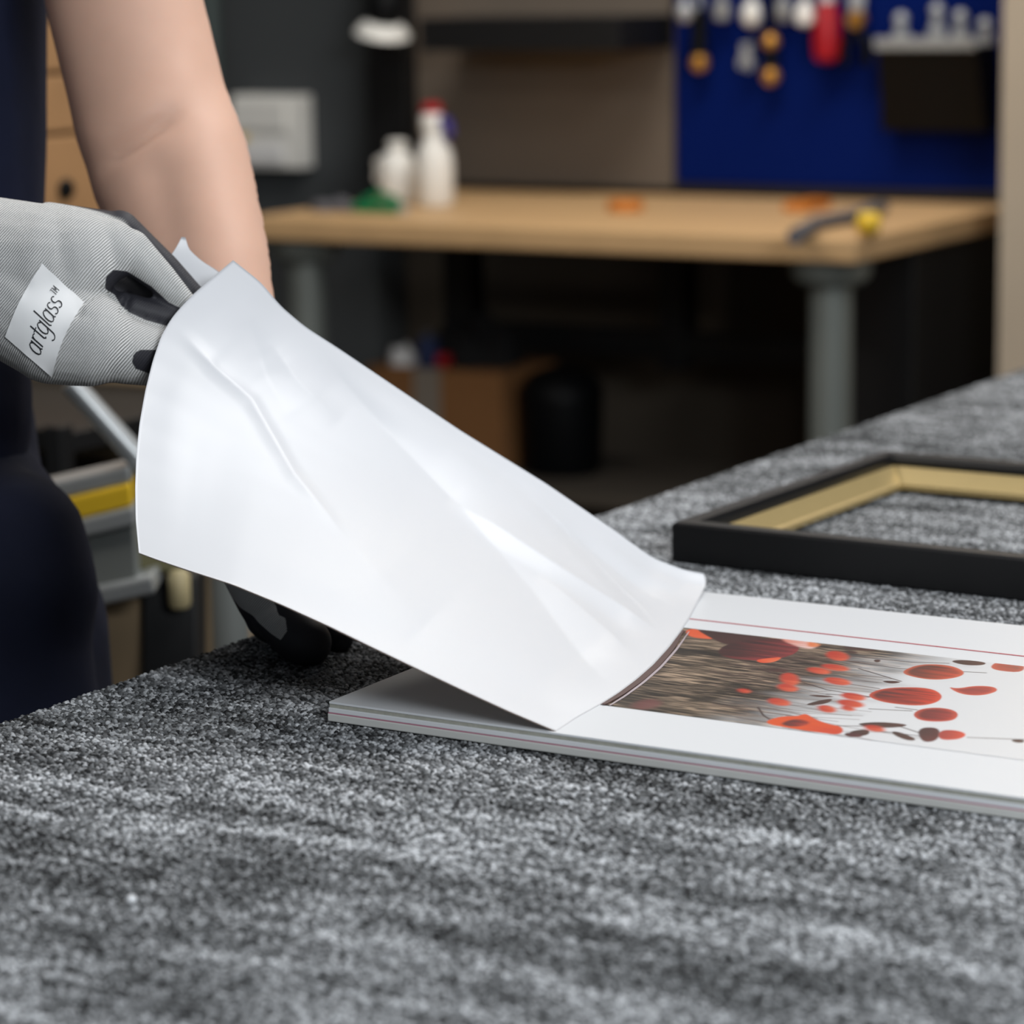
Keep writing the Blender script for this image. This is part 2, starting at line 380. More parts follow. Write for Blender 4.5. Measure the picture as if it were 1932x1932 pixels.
# black bin of fittings
u0, z0 = tool_at(1672, 245); u1, z1 = tool_at(1882, 84)
BH = z1 - z0; BWd = u1 - u0 - .01
bn = empty('parts_bin', (u0, BV1 - .005, z0))
tag(bn, 'black sloping parts bin hanging at the right of the blue panel', 'bin')
MB().quad_hex([(0, -.05, 0), (BWd, -.05, 0), (BWd, -.0005, 0), (0, -.0005, 0)],
              [(.012, -.10, BH), (BWd - .0, -.10, BH), (BWd, -.0005, BH), (.012, -.0005, BH)]).build('tub', 'black_plastic', bn, bevel=.003)
MB().box(.008, BWd, -.104, -.098, BH - .006, BH + .014).build('lip', 'grey_plastic', bn, bevel=.002)
for k, (x, y, r, lab) in enumerate(((1700, 34, 17, 'leftmost dull steel fitting heaped in the black bin'), (1768, 17, 19, 'roundest bright steel fitting heaped in the black bin'), (1812, 30, 16, 'steel fitting between the round one and the rightmost one in the bin'), (1858, 45, 18, 'rightmost bright steel fitting in the black bin'))):
    u, z = on_v(x, y + 20, BV1 - .055)
    f = empty('steel_fitting', (u, BV1 - .055, z0 + BH + .001)); tag(f, lab, 'fitting', 'steel fittings in the black bin')
    hh = z - z0 - BH + .016
    MB().lathe([(.016, 0), (.016, hh * .5), (.011, hh * .52), (.011, max(.02, hh - .012))], seg=6).build('shank', 'chrome', f)
    MB().ball((0, 0, max(.02, hh - .012) + .011), .0125, n=14).build('head', 'chrome', f, True)

# ---- lamp on the upright
u, z = on_v(722, 58, BV1 - .10)
lp = empty('bench_lamp', (u, BV1 - .10, z)); tag(lp, 'small lamp with a white shade reaching out from the dark upright', 'lamp')
MB().lathe([(.030, .016), (.040, .012), (.052, -.002), (.054, -.008)], (0, 0, 0), (.22, -.12, 1)).build('lamp_shade', 'white_plastic', lp, True)
MB().lathe([(.028, .0), (.034, .012), (.030, .05), (.018, .065)], (.0035, -.002, .0168), (.25, -.1, 1)).build('lamp_head', 'black_plastic', lp, True)
MB().tube([(.024, 0, .09), (.03, .02, .12), (.02, .05, .11), (.0, .0785, .07)], .008).build('arm', 'black_plastic', lp, True)

# ---- things lying on the bench top
def on_bench(x, y): P = room(on_z(x, y, BZ)); return P[0], P[1], BZ + .0006
bo = empty('spray_bottle', on_bench(822, 388)); tag(bo, 'tall white bottle with a red cap and violet trigger on the workbench', 'bottle')
MB().lathe([(.030, 0), (.034, .006), (.034, .075), (.030, .10), (.019, .118), (.019, .13)], seg=24).build('body', 'white_plastic', bo, True)
MB().lathe([(.017, .1302), (.020, .135), (.020, .158), (.016, .164)], (-.004, 0, 0), seg=20).build('head', 'white_plastic', bo, True)
MB().lathe([(.018, .1645), (.019, .168), (.018, .178), (.012, .182)], (-.004, 0, 0), seg=20).build('cap', 'red_plastic', bo, True)
MB().tube([(.016, 0, .152), (.03, -.002, .148), (.034, -.004, .128), (.028, -.004, .116)], [.008, .011, .010, .006]).build('trigger', 'violet_plastic', bo, True)
jg = empty('jug', on_bench(752, 380)); tag(jg, 'squat white plastic jug left of the tall red capped bottle', 'jug')
MB().lathe([(.030, 0), (.034, .006), (.034, .06), (.028, .082), (.016, .09), (.016, .098)], seg=24).build('body', 'white_plastic', jg, True)
MB().lathe([(.018, .0985), (.018, .108), (.014, .111)], seg=20).build('cap', 'white_plastic', jg, True)
MB().tube([(-.030, 0, .03), (-.046, 0, .04), (-.046, 0, .07), (-.024, 0, .082)], .006).build('handle', 'white_plastic', jg, True)
gr = empty('staple_gun', on_bench(712, 402)); tag(gr, 'low green hand tool lying in front of the white jug', 'tool')
MB().box(-.045, .05, -.016, .016, .0, .018).build('body', 'green_plastic', gr, bevel=.006)
MB().tube([(-.03, 0, .0185), (0, 0, .032), (.045, 0, .0235)], [.006, .008, .005]).build('lever', 'green_plastic', gr, True)
MB().box(.0505, .06, -.01, .01, 0, .014).build('nose', 'chrome', gr, bevel=.002)
cl = empty('cloth_bundle', on_bench(634, 398)); tag(cl, 'crumpled dark grey cloth left of the green tool on the workbench', 'cloth')
mb = MB(); bmesh.ops.create_icosphere(mb.bm, subdivisions=4, radius=1)
for v in mb.bm.verts:
    k = 1 + .18 * math.sin(5 * v.co.x + 3 * v.co.y) + .12 * math.sin(9 * v.co.y + 4 * v.co.z)
    v.co = Vector((v.co.x * .045 * k, v.co.y * .03 * k, max(0, v.co.z) * .020 * k))
mb.build('folds', 'grey_plastic', cl, True)
MAT['grey_cloth'] = mat('grey_cloth', (92, 92, 98), .9); bpy.data.objects['folds'].data.materials[0] = MAT['grey_cloth']
ot = empty('tape_roll', on_bench(1180, 398)); tag(ot, 'roll of orange tape lying mid way along the workbench', 'tape roll')
mb = MB(); seg = 28
for (ra, rb, z0_, z1_) in ((.020, .031, 0, .018),):
    ring = [[mb.bm.verts.new((r * math.cos(2 * math.pi * k / seg), r * math.sin(2 * math.pi * k / seg), zz)) for k in range(seg)] for r, zz in ((ra, z0_), (rb, z0_), (rb, z1_), (ra, z1_))]
    for a in range(4):
        for k in range(seg): mb.bm.faces.new((ring[a][k], ring[a][(k + 1) % seg], ring[(a + 1) % 4][(k + 1) % seg], ring[(a + 1) % 4][k]))
mb.build('roll', 'orange', ot, True)
o2 = empty('wood_offcut', on_bench(1523, 396)); tag(o2, 'short orange brown offcut at the back of the bench under the blue panel', 'wood offcut')
MB().box(-.022, .022, -.05, .05, 0, .016).build('block', 'orange', o2, bevel=.002)
cg = empty('bar_clamp', on_bench(1575, 440)); tag(cg, 'dark bar clamp with a yellow handle on the right end of the bench', 'clamp')
P0 = [np.array(on_bench(*q)) - np.array(on_bench(1575, 440)) for q in ((1500, 462), (1536, 436), (1600, 424), (1665, 404))]
MB().tube([(p[0], p[1], .012) for p in P0[1:]], .0105).build('bar', 'grey_cloth', cg, True)
MB().tube([(P0[1][0] + .004, P0[1][1], .012), (P0[0][0], P0[0][1], .012)], [.010, .013]).build('fixed_jaw', 'grey_cloth', cg, True)
pm_ = np.array(on_bench(1638, 446)) - np.array(on_bench(1575, 440)); pj = P0[2] * .4 + P0[3] * .6
MB().tube([(pj[0], pj[1], .014), (pm_[0], pm_[1], .016)], [.011, .009]).build('sliding_jaw', 'grey_cloth', cg, True)
MB().lathe([(.010, -.018), (.017, -.012), (.018, .010), (.012, .018)], (pm_[0], pm_[1] , .0195), (1, .4, 0)).build('handle', 'yellow', cg, True)

# ---- things on the lower shelf
def on_shelf(x, v): return on_v(x, 700, v)[0], v, SHELF_Z + .0006
VS = BV0 + .32
u0 = on_v(690, 700, VS)[0]; u1 = on_v(944, 700, VS)[0]; zt = on_v(850, 700, VS)[1]
cb = empty('cardboard_box', (u0, VS, SHELF_Z + .0006)); tag(cb, 'brown cardboard box with pale tape on the shelf under the workbench', 'box')
CW, CH = u1 - u0, zt - SHELF_Z
boxpart('carton', 'cardboard', cb, 0, CW, 0, .20, 0, CH, .003)
xa = on_v(782, 800, VS)[0] - u0; xb_ = on_v(832, 800, VS)[0] - u0
MB().box(xa, xb_, -.0012, -.0002, .02, CH + .0008).box(xa, xb_, -.0012, .2, CH + .0002, CH + .0012).build('tape_strip', 'tape', cb)
zc = SHELF_Z + CH + .002
kb = empty('tool_bag', (u0 + CW * .62, VS + .10, zc)); tag(kb, 'slumped black bag lying on top of the cardboard box', 'bag')
mb = MB(); bmesh.ops.create_icosphere(mb.bm, subdivisions=4, radius=1)
for v in mb.bm.verts:
    k = 1 + .10 * math.sin(4 * v.co.x + 5 * v.co.y) + .06 * math.sin(11 * v.co.x)
    v.co = Vector((v.co.x * .095 * k, v.co.y * .065 * k, max(0, v.co.z) * .085 * k))
mb.build('bag_body', 'black_cloth', kb, True)
MB().tube([(-.04, -.05, .05), (-.03, -.055, .09), (.03, -.055, .09), (.04, -.05, .05)], .006).build('strap', 'black_cloth', kb, True)
rb_ = empty('rag', (u0 + .065, VS + .03, zc)); tag(rb_, 'pale crumpled rag on the left front corner of the cardboard box', 'rag')
mb = MB(); bmesh.ops.create_icosphere(mb.bm, subdivisions=3, radius=1)
for v in mb.bm.verts:
    k = 1 + .15 * math.sin(6 * v.co.x + 4 * v.co.y)
    v.co = Vector((v.co.x * .030 * k, v.co.y * .024 * k, max(0, v.co.z) * .036 * k))
mb.build('rag_folds', 'label_white', rb_, True)
bl = empty('blue_can', (u0 + .125, VS + .02, zc)); tag(bl, 'small dark blue can beside the pale rag on the cardboard box', 'can')
MB().lathe([(.018, 0), (.020, .003), (.020, .05), (.015, .055)], seg=18).build('can_body', 'blue_cloth', bl, True)
MB().lathe([(.008, .0553), (.008, .066)], seg=12).build('cap', 'grey_cloth', bl, True)
rd = empty('red_roll', (u0 + .163, VS + .014, zc)); tag(rd, 'small dark red roll beside the blue can on the cardboard box', 'roll')
MB().lathe([(.010, -.012), (.013, -.010), (.013, .010), (.010, .012)], (0, 0, .0135), (1, .2, 0)).build('roll_body', 'red_plastic', rd, True)
# black bin standing beside the box
ub = on_v(1060, 700, VS + .06)[0]
kk = empty('waste_bin', (ub, VS + .06, SHELF_Z + .0006)); tag(kk, 'round black bin with a domed lid under the workbench, right of the cardboard box', 'bin')
h_ = on_v(1060, 690, VS + .06)[1] - SHELF_Z
MB().lathe([(.062, 0), (.070, .01), (.074, h_ * .72)], seg=28).build('tub', 'black_plastic', kk, True)
MB().lathe([(.076, h_ * .722), (.074, h_ * .8), (.055, h_ * .93), (.02, h_)], seg=28).build('lid', 'black_plastic', kk, True)

# ---- grey locker, control box and pipe left of the bench
LV = 4.74
ul = on_v(430, 200, LV)[0]; ur = on_v(702, 200, LV)[0]
lk = empty('metal_cabinet', (ul - .50, LV, 0)); tag(lk, 'tall dark grey metal cabinet standing against the wall left of the workbench', 'cabinet')
LWd = ur - ul + .50
boxpart('body', 'wall_grey', lk, 0, LWd, .012, .11, 0, 2.1, .004)
boxpart('door', 'wall_grey', lk, .004, LWd - .004, 0, .0115, .06, 2.09, .003)
cu0, cz0 = on_v(440, 316, LV - .05); cu1, cz1 = on_v(563, 180, LV - .05)
bx = empty('control_box', (cu0, LV - .05, cz0)); tag(bx, 'white control box mounted on the dark grey cabinet beside the bare arm', 'control box')
cw_, ch_ = cu1 - cu0, cz1 - cz0
boxpart('housing', 'white_plastic', bx, 0, cw_, 0, .0495, 0, ch_, .004)
MB().box(.006, cw_ - .03, -.008, -.0005, ch_ * .52, ch_ * .92).build('cover', 'white_plastic', bx, bevel=.002)
MB().box(.03, cw_ - .04, -.006, -.0005, ch_ * .08, ch_ * .36).build('display', 'label_white', bx, bevel=.002)
MB().lathe([(.010, 0), (.008, .01)], (.028, -.0005, ch_ * .40), (0, -1, 0)).build('knob', 'yellow', bx, True)
pu0 = on_v(398, 100, LV - .06)[0]
pp = empty('conduit', (pu0, LV - .06, 0)); tag(pp, 'vertical grey green conduit running up behind the bare arm', 'pipe')
MB().lathe([(.020, .0), (.020, 2.4)], seg=16).build('pipe', 'green_grey', pp, True)
for zz in (.6, 1.55): MB().box(-.026, .026, -.004, .0595, zz, zz + .03).build('clip', 'green_grey', pp, bevel=.002)

# ---- wooden cabinet seen between the body and the arm
P = room(at(60, 380, 3.35))
wc = empty('plan_chest', (P[0], P[1] - .04, 0)); tag(wc, 'pale wooden drawer chest seen between the navy shirt and the bare arm', 'chest of drawers')
CWV = .30
boxpart('carcass', 'pine', wc, -.50, -.021, 0, CWV, 0, 1.45, .003)
zk = P[2]
edges = [zk - .30, zk - .045, zk + .076, zk + .148, zk + .21, zk + .30]
for a, c in zip(edges, edges[1:]):
    boxpart('drawer', 'pine', wc, -.0205, 0, .004, CWV - .004, a + .0025, c - .0025, .003)
hd = ray(121, 357); hd = CAM + hd * ((P[0]) / (hd @ UX)); hole = room(hd)
d = [o for o in wc.children if o.name.startswith('drawer')][1]
MB().lathe([(.012, 0), (.013, .004), (.010, .008)], (.0003, hole[1] - P[1] + .04, hole[2]), (1, 0, 0)).build('knob', 'black_plastic', d, True)
# ---- machine behind the worker
def atm(x, y, d): return room(at(x, y, d))
MD = 2.42
mc = empty('sheet_cutter', tuple(atm(60, 1300, MD + .12)[:2]) + (0,)); tag(mc, 'aluminium railed sheet cutter with a yellow strip standing behind the worker', 'machine')
MO = np.array([*atm(60, 1300, MD + .12)[:2], 0])
def strip(name, m, pts, thick, parent, d0=MD, dd=None):
    """a bar whose visible face has these corners, with depth behind it"""
    lo = [atm(x, y, d0 + (dd[i] if dd else 0)) - MO for i, (x, y) in enumerate(pts)]
    back = room(FW * 1.0) * np.array([1, 1, 0]); back = back / np.linalg.norm(back) * thick
    return MB().quad_hex(lo, [p + back for p in lo]).build(name, m, parent, bevel=.003)
SK = [.14, 0, 0, .14]
rl = strip('rail', 'aluminium', [(-120, 962), (242, 880), (246, 912), (-120, 998)], .05, mc, MD, SK)
strip('yellow_strip', 'yellow', [(-120, 999), (244, 913), (248, 956), (-120, 1046)], .05, rl, MD - .004, SK)
strip('rail', 'aluminium', [(-120, 1048), (250, 957), (255, 992), (-120, 1082)], .055, mc, MD - .010, SK)
strip('body', 'grey_paint', [(-120, 1083), (252, 993), (258, 1100), (-120, 1190)], .10, mc, MD + .002, SK)
strip('rail', 'aluminium', [(-120, 1172), (286, 1088), (292, 1122), (-120, 1210)], .06, mc, MD - .02, SK)
strip('side_cover', 'olive', [(246, 1014), (345, 1026), (345, 1084), (252, 1076)], .05, mc, MD + .03)
strip('post', 'black_steel', [(268, 1086), (372, 1086), (372, 2200), (268, 2200)], .08, mc, MD + .05)
P = atm(338, 1110, MD + .035) - MO
MB().lathe([(.008, -.017), (.010, -.014), (.010, .012), (.006, .017)], tuple(P), (0, 0, 1)).build('knob', 'cream', mc, True)
P0 = atm(132, 722, MD) - MO; P1 = atm(300, 908, MD + .02) - MO
MB().tube([tuple(P0), tuple(P1)], .010, 16).build('brace', 'aluminium', mc, True)
strip('base_panel', 'beige_board', [(100, 1145), (275, 1128), (280, 2300), (100, 2300)], .06, mc, MD + .06)
P = atm(440, 1300, 2.75)
ps = empty('steel_post', (P[0], P[1], 0)); tag(ps, 'grey steel post visible under the lifted page beside the gloved fist', 'post')
MB().lathe([(.018, .012), (.018, 1.04)], seg=20).build('tube', 'grey_paint', ps, True)
MB().lathe([(.05, 0), (.05, .008), (.02, .0118)], seg=20).build('base_plate', 'grey_paint', ps, True)
# low timber rack behind the machine
P = atm(60, 900, 2.95)
rk = empty('timber_rack', (P[0], P[1], 0)); tag(rk, 'dark rack with brown boards behind the sheet cutter', 'rack')
for zz, mm_ in ((P[2] - .06, 'black_steel'), (P[2] + .03, 'black_steel')):
    boxpart('shelf', mm_, rk, -.45, .06, 0, .3, zz, zz + .022)
for a in (-.45, .038): boxpart('upright', 'black_steel', rk, a, a + .022, -.0225, -.0005, 0, P[2] + .06)
boxpart('back_board', 'beige_board', rk, -.42, .05, .302, .314, .0, P[2] + .16)

# ================================================================== PICTURE FRAME
FA = on_z(1268, 1061.5, TZ)
ft = -.5768
fr = bpy.data.objects.new('picture_frame', None); COL.objects.link(fr); fr.location = (*FA[:2], TZ + .0012); fr.rotation_euler = (0, 0, ft)
tag(fr, 'empty black picture frame with a gold inner edge lying on the grey carpet', 'picture frame')
FL, FWd, FH, FB = .351, .475, .0284, .0235
def rail(p, q, n):
    """mitred rail from p to q, n points into the opening"""
    p, q, n = (np.array(x, float) for x in (p, q, n)); t = (q - p) / np.linalg.norm(q - p)
    prof = [(0, 0), (0, FH - .0018), (.0018, FH), (FB * .62, FH), (FB * .72, FH - .004), (FB * .72, .0185), (FB * .72, 0)]
    prof2 = [(FB * .72, FH - .009), (FB * 1.16, .0085), (FB * 1.30, .0072), (FB * 1.30, .003), (FB * .72, .003)]
    def sweep(pr, nm, m, par):
        mb = MB(); A = []; B = []
        for o_, h in pr:
            a = p + t * o_ + n * o_; c = q - t * o_ + n * o_
            A.append(mb.bm.verts.new((a[0], a[1], h))); B.append(mb.bm.verts.new((c[0], c[1], h)))
        k = len(pr)
        for i in range(k): mb.bm.faces.new((A[i], A[(i + 1) % k], B[(i + 1) % k], B[i]))
        mb.bm.faces.new(A[::-1]); mb.bm.faces.new(B)
        return mb.build(nm, m, par)
    r_ = sweep(prof, 'rail', 'black_lacquer', fr)
    sweep(prof2, 'gold_slip', 'gold_leaf', r_)
rail((0, 0), (FWd, 0), (0, 1)); rail((FWd, 0), (FWd, FL), (-1, 0)); rail((FWd, FL), (0, FL), (0, -1)); rail((0, FL), (0, 0), (1, 0))

# ================================================================== PHOTO ALBUM
AT = -.538
AC = on_z(618, 1363, TZ)
AX = np.array([math.cos(AT), math.sin(AT), 0]); AY = np.array([-math.sin(AT), math.cos(AT), 0])
AZ0 = TZ + .0008
alb = bpy.data.objects.new('photo_album', None); COL.objects.link(alb); alb.location = (*AC[:2], AZ0); alb.rotation_euler = (0, 0, AT)
tag(alb, 'open white photo album showing a red poppy picture on the grey carpet', 'photo album')
AW, AH = .62, .3555
boxpart('back_cover', 'cover_grey', alb, 0, AW, 0, AH, 0, .0046, .0006)
boxpart('page_edge_stripe', 'pink_line', alb, .0004, AW, .0003, AH, .00462, .0052, .0001)
boxpart('page_block', 'page_white', alb, .0006, AW, .0004, AH, .00522, .0080, .0003)
boxpart('film_edge', 'olive_edge', alb, .001, AW, .001, AH, .00802, .0104, .0002)
TOP = .0116
# top left leaf and printed right leaf, meeting at the gutter
rpage = MB().prism([(.0012, .0006), (AW, .0006), (AW, AH - .001), (.0012, AH - .001)], .01042, TOP).build('printed_page', 'page_white', alb)
def alocal(x, y, z=AZ0 + TOP): P = on_z(x, y, z) - np.array([*AC[:2], 0]); return np.array([P @ AX, P @ AY])
MB().box(.03, AW, .2775, .2793, TOP + .0001, TOP + .00025).build('red_rule', 'red_line', rpage)

# printed poppy photograph: a dense sheet whose own printed colours are computed below
PU0, PU1, PV0, PV1 = .151, .52, .0640, .2546
def uvs(pts): return np.array([alocal(*p) for p in pts])
NU, NV = 760, 390
uu, vv = np.meshgrid(np.linspace(PU0 - .09, PU1, NU), np.linspace(PV0, PV1, NV), indexing='ij')
def S(c): return np.array(lin(c))
def sm(a, b, x): t = np.clip((x - a) / (b - a), 0, 1); return t * t * (3 - 2 * t)
# sky fades from meadow (left) to white (right); the picture lies on its side, grass towards the gutter
lim = sm(.205, .290, uu - (vv - .15) * .10 + .03 * (vnoise(uu / .02, vv / .01, 5) - .5))
grass = np.stack([np.interp(.55 * vnoise(uu / .016, vv / .0016, 6) + .45 * vnoise(uu / .006, vv / .0009, 7) + .35 * (vnoise(uu / .05, vv / .02, 8) - .5), [0.2, .5, .85], [lin((26, 23, 20))[k], lin((78, 67, 55))[k], lin((184, 160, 136))[k]]) for k in range(3)], -1)
sky = np.stack([lin((238, 240, 243))[k] * (1 - .08 * sm(.40, .20, uu)) for k in range(3)], -1)
dark_ = .55 + .45 * sm(.25, .6, vnoise(uu / .035, vv / .022, 31)); grass = grass * dark_[..., None]
img = grass * (1 - lim[..., None]) + sky * lim[..., None]
# fine stems crossing the sky
def blend(mask, col): 
    global img
    img = img * (1 - mask[..., None]) + col * mask[..., None]
def stroke(pts, wd, col, a=1.):
    P = uvs(pts); dmin = np.full(uu.shape, 9.)
    for p, q in zip(P, P[1:]):
        d = q - p; L2 = d @ d
        t = np.clip(((uu - p[0]) * d[0] + (vv - p[1]) * d[1]) / L2, 0, 1)
        dmin = np.minimum(dmin, np.hypot(uu - p[0] - t * d[0], vv - p[1] - t * d[1]))
    blend(a * sm(wd + .0004, wd - .0003, dmin), S(col))
def poppy(pts, c0, c1, soft=.0006, rim=None, seed=3):
    """petal outline in picture order; colour runs c0 -> c1 along the flower with petal streaks"""
    P = uvs(pts)
    for _ in range(2): P = np.stack([.75 * P + .25 * np.roll(P, -1, 0), .25 * P + .75 * np.roll(P, -1, 0)], 1).reshape(-1, 2)
    inside = np.zeros(uu.shape, bool); dm = np.full(uu.shape, 9.)
    for p, q in zip(P, np.roll(P, -1, 0)):
        c = ((p[1] > vv) != (q[1] > vv)) & (uu < (q[0] - p[0]) * (vv - p[1]) / (q[1] - p[1] + 1e-12) + p[0])
        inside ^= c
        d = q - p; t = np.clip(((uu - p[0]) * d[0] + (vv - p[1]) * d[1]) / (d @ d), 0, 1)
        dm = np.minimum(dm, np.hypot(uu - p[0] - t * d[0], vv - p[1] - t * d[1]))
    sd = np.where(inside, dm, -dm)
    mk = sm(-soft, soft, sd)
    lo, hi = P[:, 0].min(), P[:, 0].max()
    t = np.clip((uu - lo) / (hi - lo) + .7 * (vnoise(uu / .02, vv / .0022, seed) - .5), 0, 1)[..., None]
    t = t ** 1.5; col = S(c0) * (1 - t) + S(c1) * t
    if rim is not None:
        r_ = sm(.0045, .0005, sd)[..., None] * .7; col = col * (1 - r_) + S(rim) * r_
    blend(mk, col)
DK = (66, 44, 42)
for q in range(90):
    y0 = 1215 + RNG.rand() * 180; x0 = 1330 + RNG.rand() * 160; Lx = 60 + RNG.rand() * 190
    stroke([(x0, y0), (x0 + Lx * .5, y0 + Lx * .075 + RNG.uniform(-5, 5)), (x0 + Lx, y0 + Lx * .13 + RNG.uniform(-10, 10))], .00045, (104, 84, 76), .7)
for st in ([(1600, 1238), (1720, 1250), (1790, 1252)], [(1560, 1243), (1700, 1262), (1860, 1270)], [(1430, 1262), (1560, 1302), (1640, 1315)], [(1560, 1310), (1640, 1316)], [(1620, 1262), (1700, 1286)], [(1690, 1335), (1730, 1340)],
           [(1640, 1338), (1720, 1342)], [(1580, 1370), (1700, 1372), (1740, 1385)], [(1826, 1392), (1932, 1396)], [(1660, 1380), (1740, 1390)], [(1500, 1240), (1620, 1250)], [(1430, 1335), (1440, 1350), (1452, 1358)]):
    stroke(st, .0006, DK, .9)
# large dark poppy at the top left, orange tips
poppy([(1292, 1190), (1310, 1186), (1340, 1197), (1352, 1206), (1330, 1206), (1300, 1202)], (236, 92, 44), (240, 110, 70), .0008)
poppy([(1310, 1186), (1345, 1186), (1400, 1192), (1440, 1200), (1430, 1218), (1370, 1218), (1340, 1204)], (62, 40, 40), (80, 46, 44))
poppy([(1352, 1230), (1370, 1216), (1420, 1206), (1470, 1204), (1512, 1218), (1500, 1236), (1450, 1247), (1400, 1246), (1366, 1240)], (58, 32, 34), (150, 56, 58), .0008)
poppy([(1424, 1246), (1450, 1242), (1478, 1240), (1462, 1250), (1436, 1252)], (236, 86, 50), (244, 120, 80), .0006)
poppy([(1468, 1206), (1500, 1200), (1542, 1214), (1536, 1226), (1508, 1222)], (236, 150, 132), (246, 214, 206), .002)
poppy([(1524, 1210), (1550, 1216), (1540, 1222), (1522, 1220)], (240, 130, 80), (240, 150, 100), .002)
for pts in ([(1586, 1220), (1620, 1217), (1660, 1226), (1640, 1229), (1600, 1226)], [(1790, 1248), (1815, 1245), (1862, 1250), (1856, 1256), (1820, 1256)], [(1442, 1263), (1460, 1260), (1494, 1266), (1480, 1269), (1456, 1268)],
            [(1518, 1330), (1545, 1322), (1574, 1318), (1562, 1328), (1530, 1332)], [(1520, 1312), (1545, 1312), (1580, 1315), (1550, 1317)], [(1612, 1366), (1660, 1362), (1720, 1368), (1690, 1374), (1640, 1373)],
            [(1680, 1380), (1700, 1382), (1732, 1396), (1716, 1399), (1690, 1390)], [(1648, 1245), (1662, 1245), (1660, 1250), (1650, 1250)], [(1660, 1285), (1690, 1285), (1702, 1288), (1680, 1291)], [(1600, 1380), (1640, 1376), (1640, 1388), (1610, 1390)],
            [(1905, 1396), (1932, 1396), (1932, 1402), (1915, 1402)], [(1590, 1228), (1612, 1229), (1622, 1233), (1600, 1233)]):
    poppy(pts, (72, 50, 46), (92, 60, 52), .0004)
# distant blurred blooms
for x, y, rx, ry in ((1580, 1238, 22, 9), (1576, 1260, 26, 6), (1545, 1266, 22, 6), (1490, 1282, 18, 12), (1486, 1298, 20, 7), (1580, 1286, 26, 7), (1470, 1325, 22, 7), (1560, 1338, 18, 7), (1610, 1315, 24, 7), (1605, 1328, 26, 7), (1600, 1337, 14, 5), (1404, 1304, 12, 4), (1650, 1375, 20, 6)):
    poppy([(x + rx * math.cos(a), y + .13 * rx * math.cos(a) + ry * math.sin(a)) for a in np.linspace(0, 2 * math.pi, 12, endpoint=False)], (196, 58, 40), (232, 104, 70), .0024, None, int(x))
# the near poppies
poppy([(1436, 1365), (1470, 1352), (1505, 1352), (1520, 1346), (1535, 1356), (1560, 1366), (1592, 1372), (1588, 1388), (1540, 1382), (1500, 1376)], (234, 92, 40), (222, 76, 44), .0008)
poppy([(1470, 1366), (1500, 1356), (1530, 1362), (1520, 1370), (1490, 1372)], (96, 44, 44), (180, 60, 46), .0016)
poppy([(1590, 1384), (1615, 1382), (1632, 1391), (1600, 1392)], (80, 44, 46), (110, 50, 50), .0006)
poppy([(1698, 1270), (1720, 1258), (1750, 1253), (1795, 1256), (1822, 1268), (1812, 1278), (1770, 1284), (1730, 1280)], (96, 56, 48), (216, 84, 58), .0005, (226, 110, 80))
poppy([(1866, 1258), (1888, 1246), (1932, 1250), (1932, 1270), (1880, 1266)], (190, 84, 66), (140, 84, 74), .0005, (214, 100, 80))
poppy([(1636, 1312), (1655, 1302), (1690, 1297), (1755, 1298), (1780, 1312), (1770, 1326), (1735, 1333), (1680, 1328), (1650, 1321)], (96, 44, 42), (222, 66, 42), .0005, (226, 90, 62))
poppy([(1788, 1296), (1806, 1300), (1840, 1294), (1876, 1296), (1884, 1304), (1860, 1312), (1832, 1313), (1806, 1308)], (150, 58, 56), (186, 66, 58), .0005, (232, 104, 78))
poppy([(1720, 1350), (1735, 1338), (1770, 1335), (1800, 1340), (1810, 1350), (1796, 1362), (1740, 1362)], (110, 44, 46), (190, 62, 56), .0005, (220, 90, 66))
poppy([(1730, 1380), (1745, 1372), (1775, 1375), (1770, 1398), (1740, 1402)], (72, 42, 44), (110, 52, 50), .0006)
poppy([(1772, 1378), (1805, 1378), (1826, 1386), (1810, 1396), (1770, 1397)], (176, 64, 56), (240, 92, 66), .0006)
# blurred pink bloom near the gutter
poppy([(1190, 1330), (1215, 1320), (1240, 1320), (1250, 1330), (1220, 1340), (1196, 1338)], (110, 66, 64), (128, 84, 80), .004)
img = np.clip(img * .86, 0, 1)
me = bpy.data.meshes.new('poppy_picture')
verts = np.stack([uu, vv, np.full_like(uu, TOP + .0002)], -1).reshape(-1, 3).astype(np.float32)
idx = np.arange(NU * NV).reshape(NU, NV)
quads = np.stack([idx[:-1, :-1], idx[1:, :-1], idx[1:, 1:], idx[:-1, 1:]], -1).reshape(-1, 4).astype(np.int32)
def mesh_np(me, verts, quads):
    me.vertices.add(len(verts)); me.vertices.foreach_set('co', verts.astype(np.float32).ravel())
    me.loops.add(quads.size); me.loops.foreach_set('vertex_index', quads.ravel())
    me.polygons.add(len(quads)); me.polygons.foreach_set('loop_start', np.arange(0, quads.size, 4, dtype=np.int32))
    me.polygons.foreach_set('loop_total', np.full(len(quads), 4, dtype=np.int32)); me.update(calc_edges=True); me.validate()
mesh_np(me, verts, quads)
ca = me.color_attributes.new('print', 'FLOAT_COLOR', 'POINT')
ca.data.foreach_set('color', np.concatenate([img, np.ones(img.shape[:2] + (1,))], -1).astype(np.float32).ravel())
pm = bpy.data.materials.new('printed_photo'); pm.use_nodes = True; MAT['printed_photo'] = pm
b = pm.node_tree.nodes['Principled BSDF']; b.inputs['Roughness'].default_value = .3
an = pm.node_tree.nodes.new('ShaderNodeAttribute'); an.attribute_name = 'print'; pm.node_tree.links.new(an.outputs['Color'], b.inputs['Base Color'])
link('poppy_picture', me, pm, rpage)

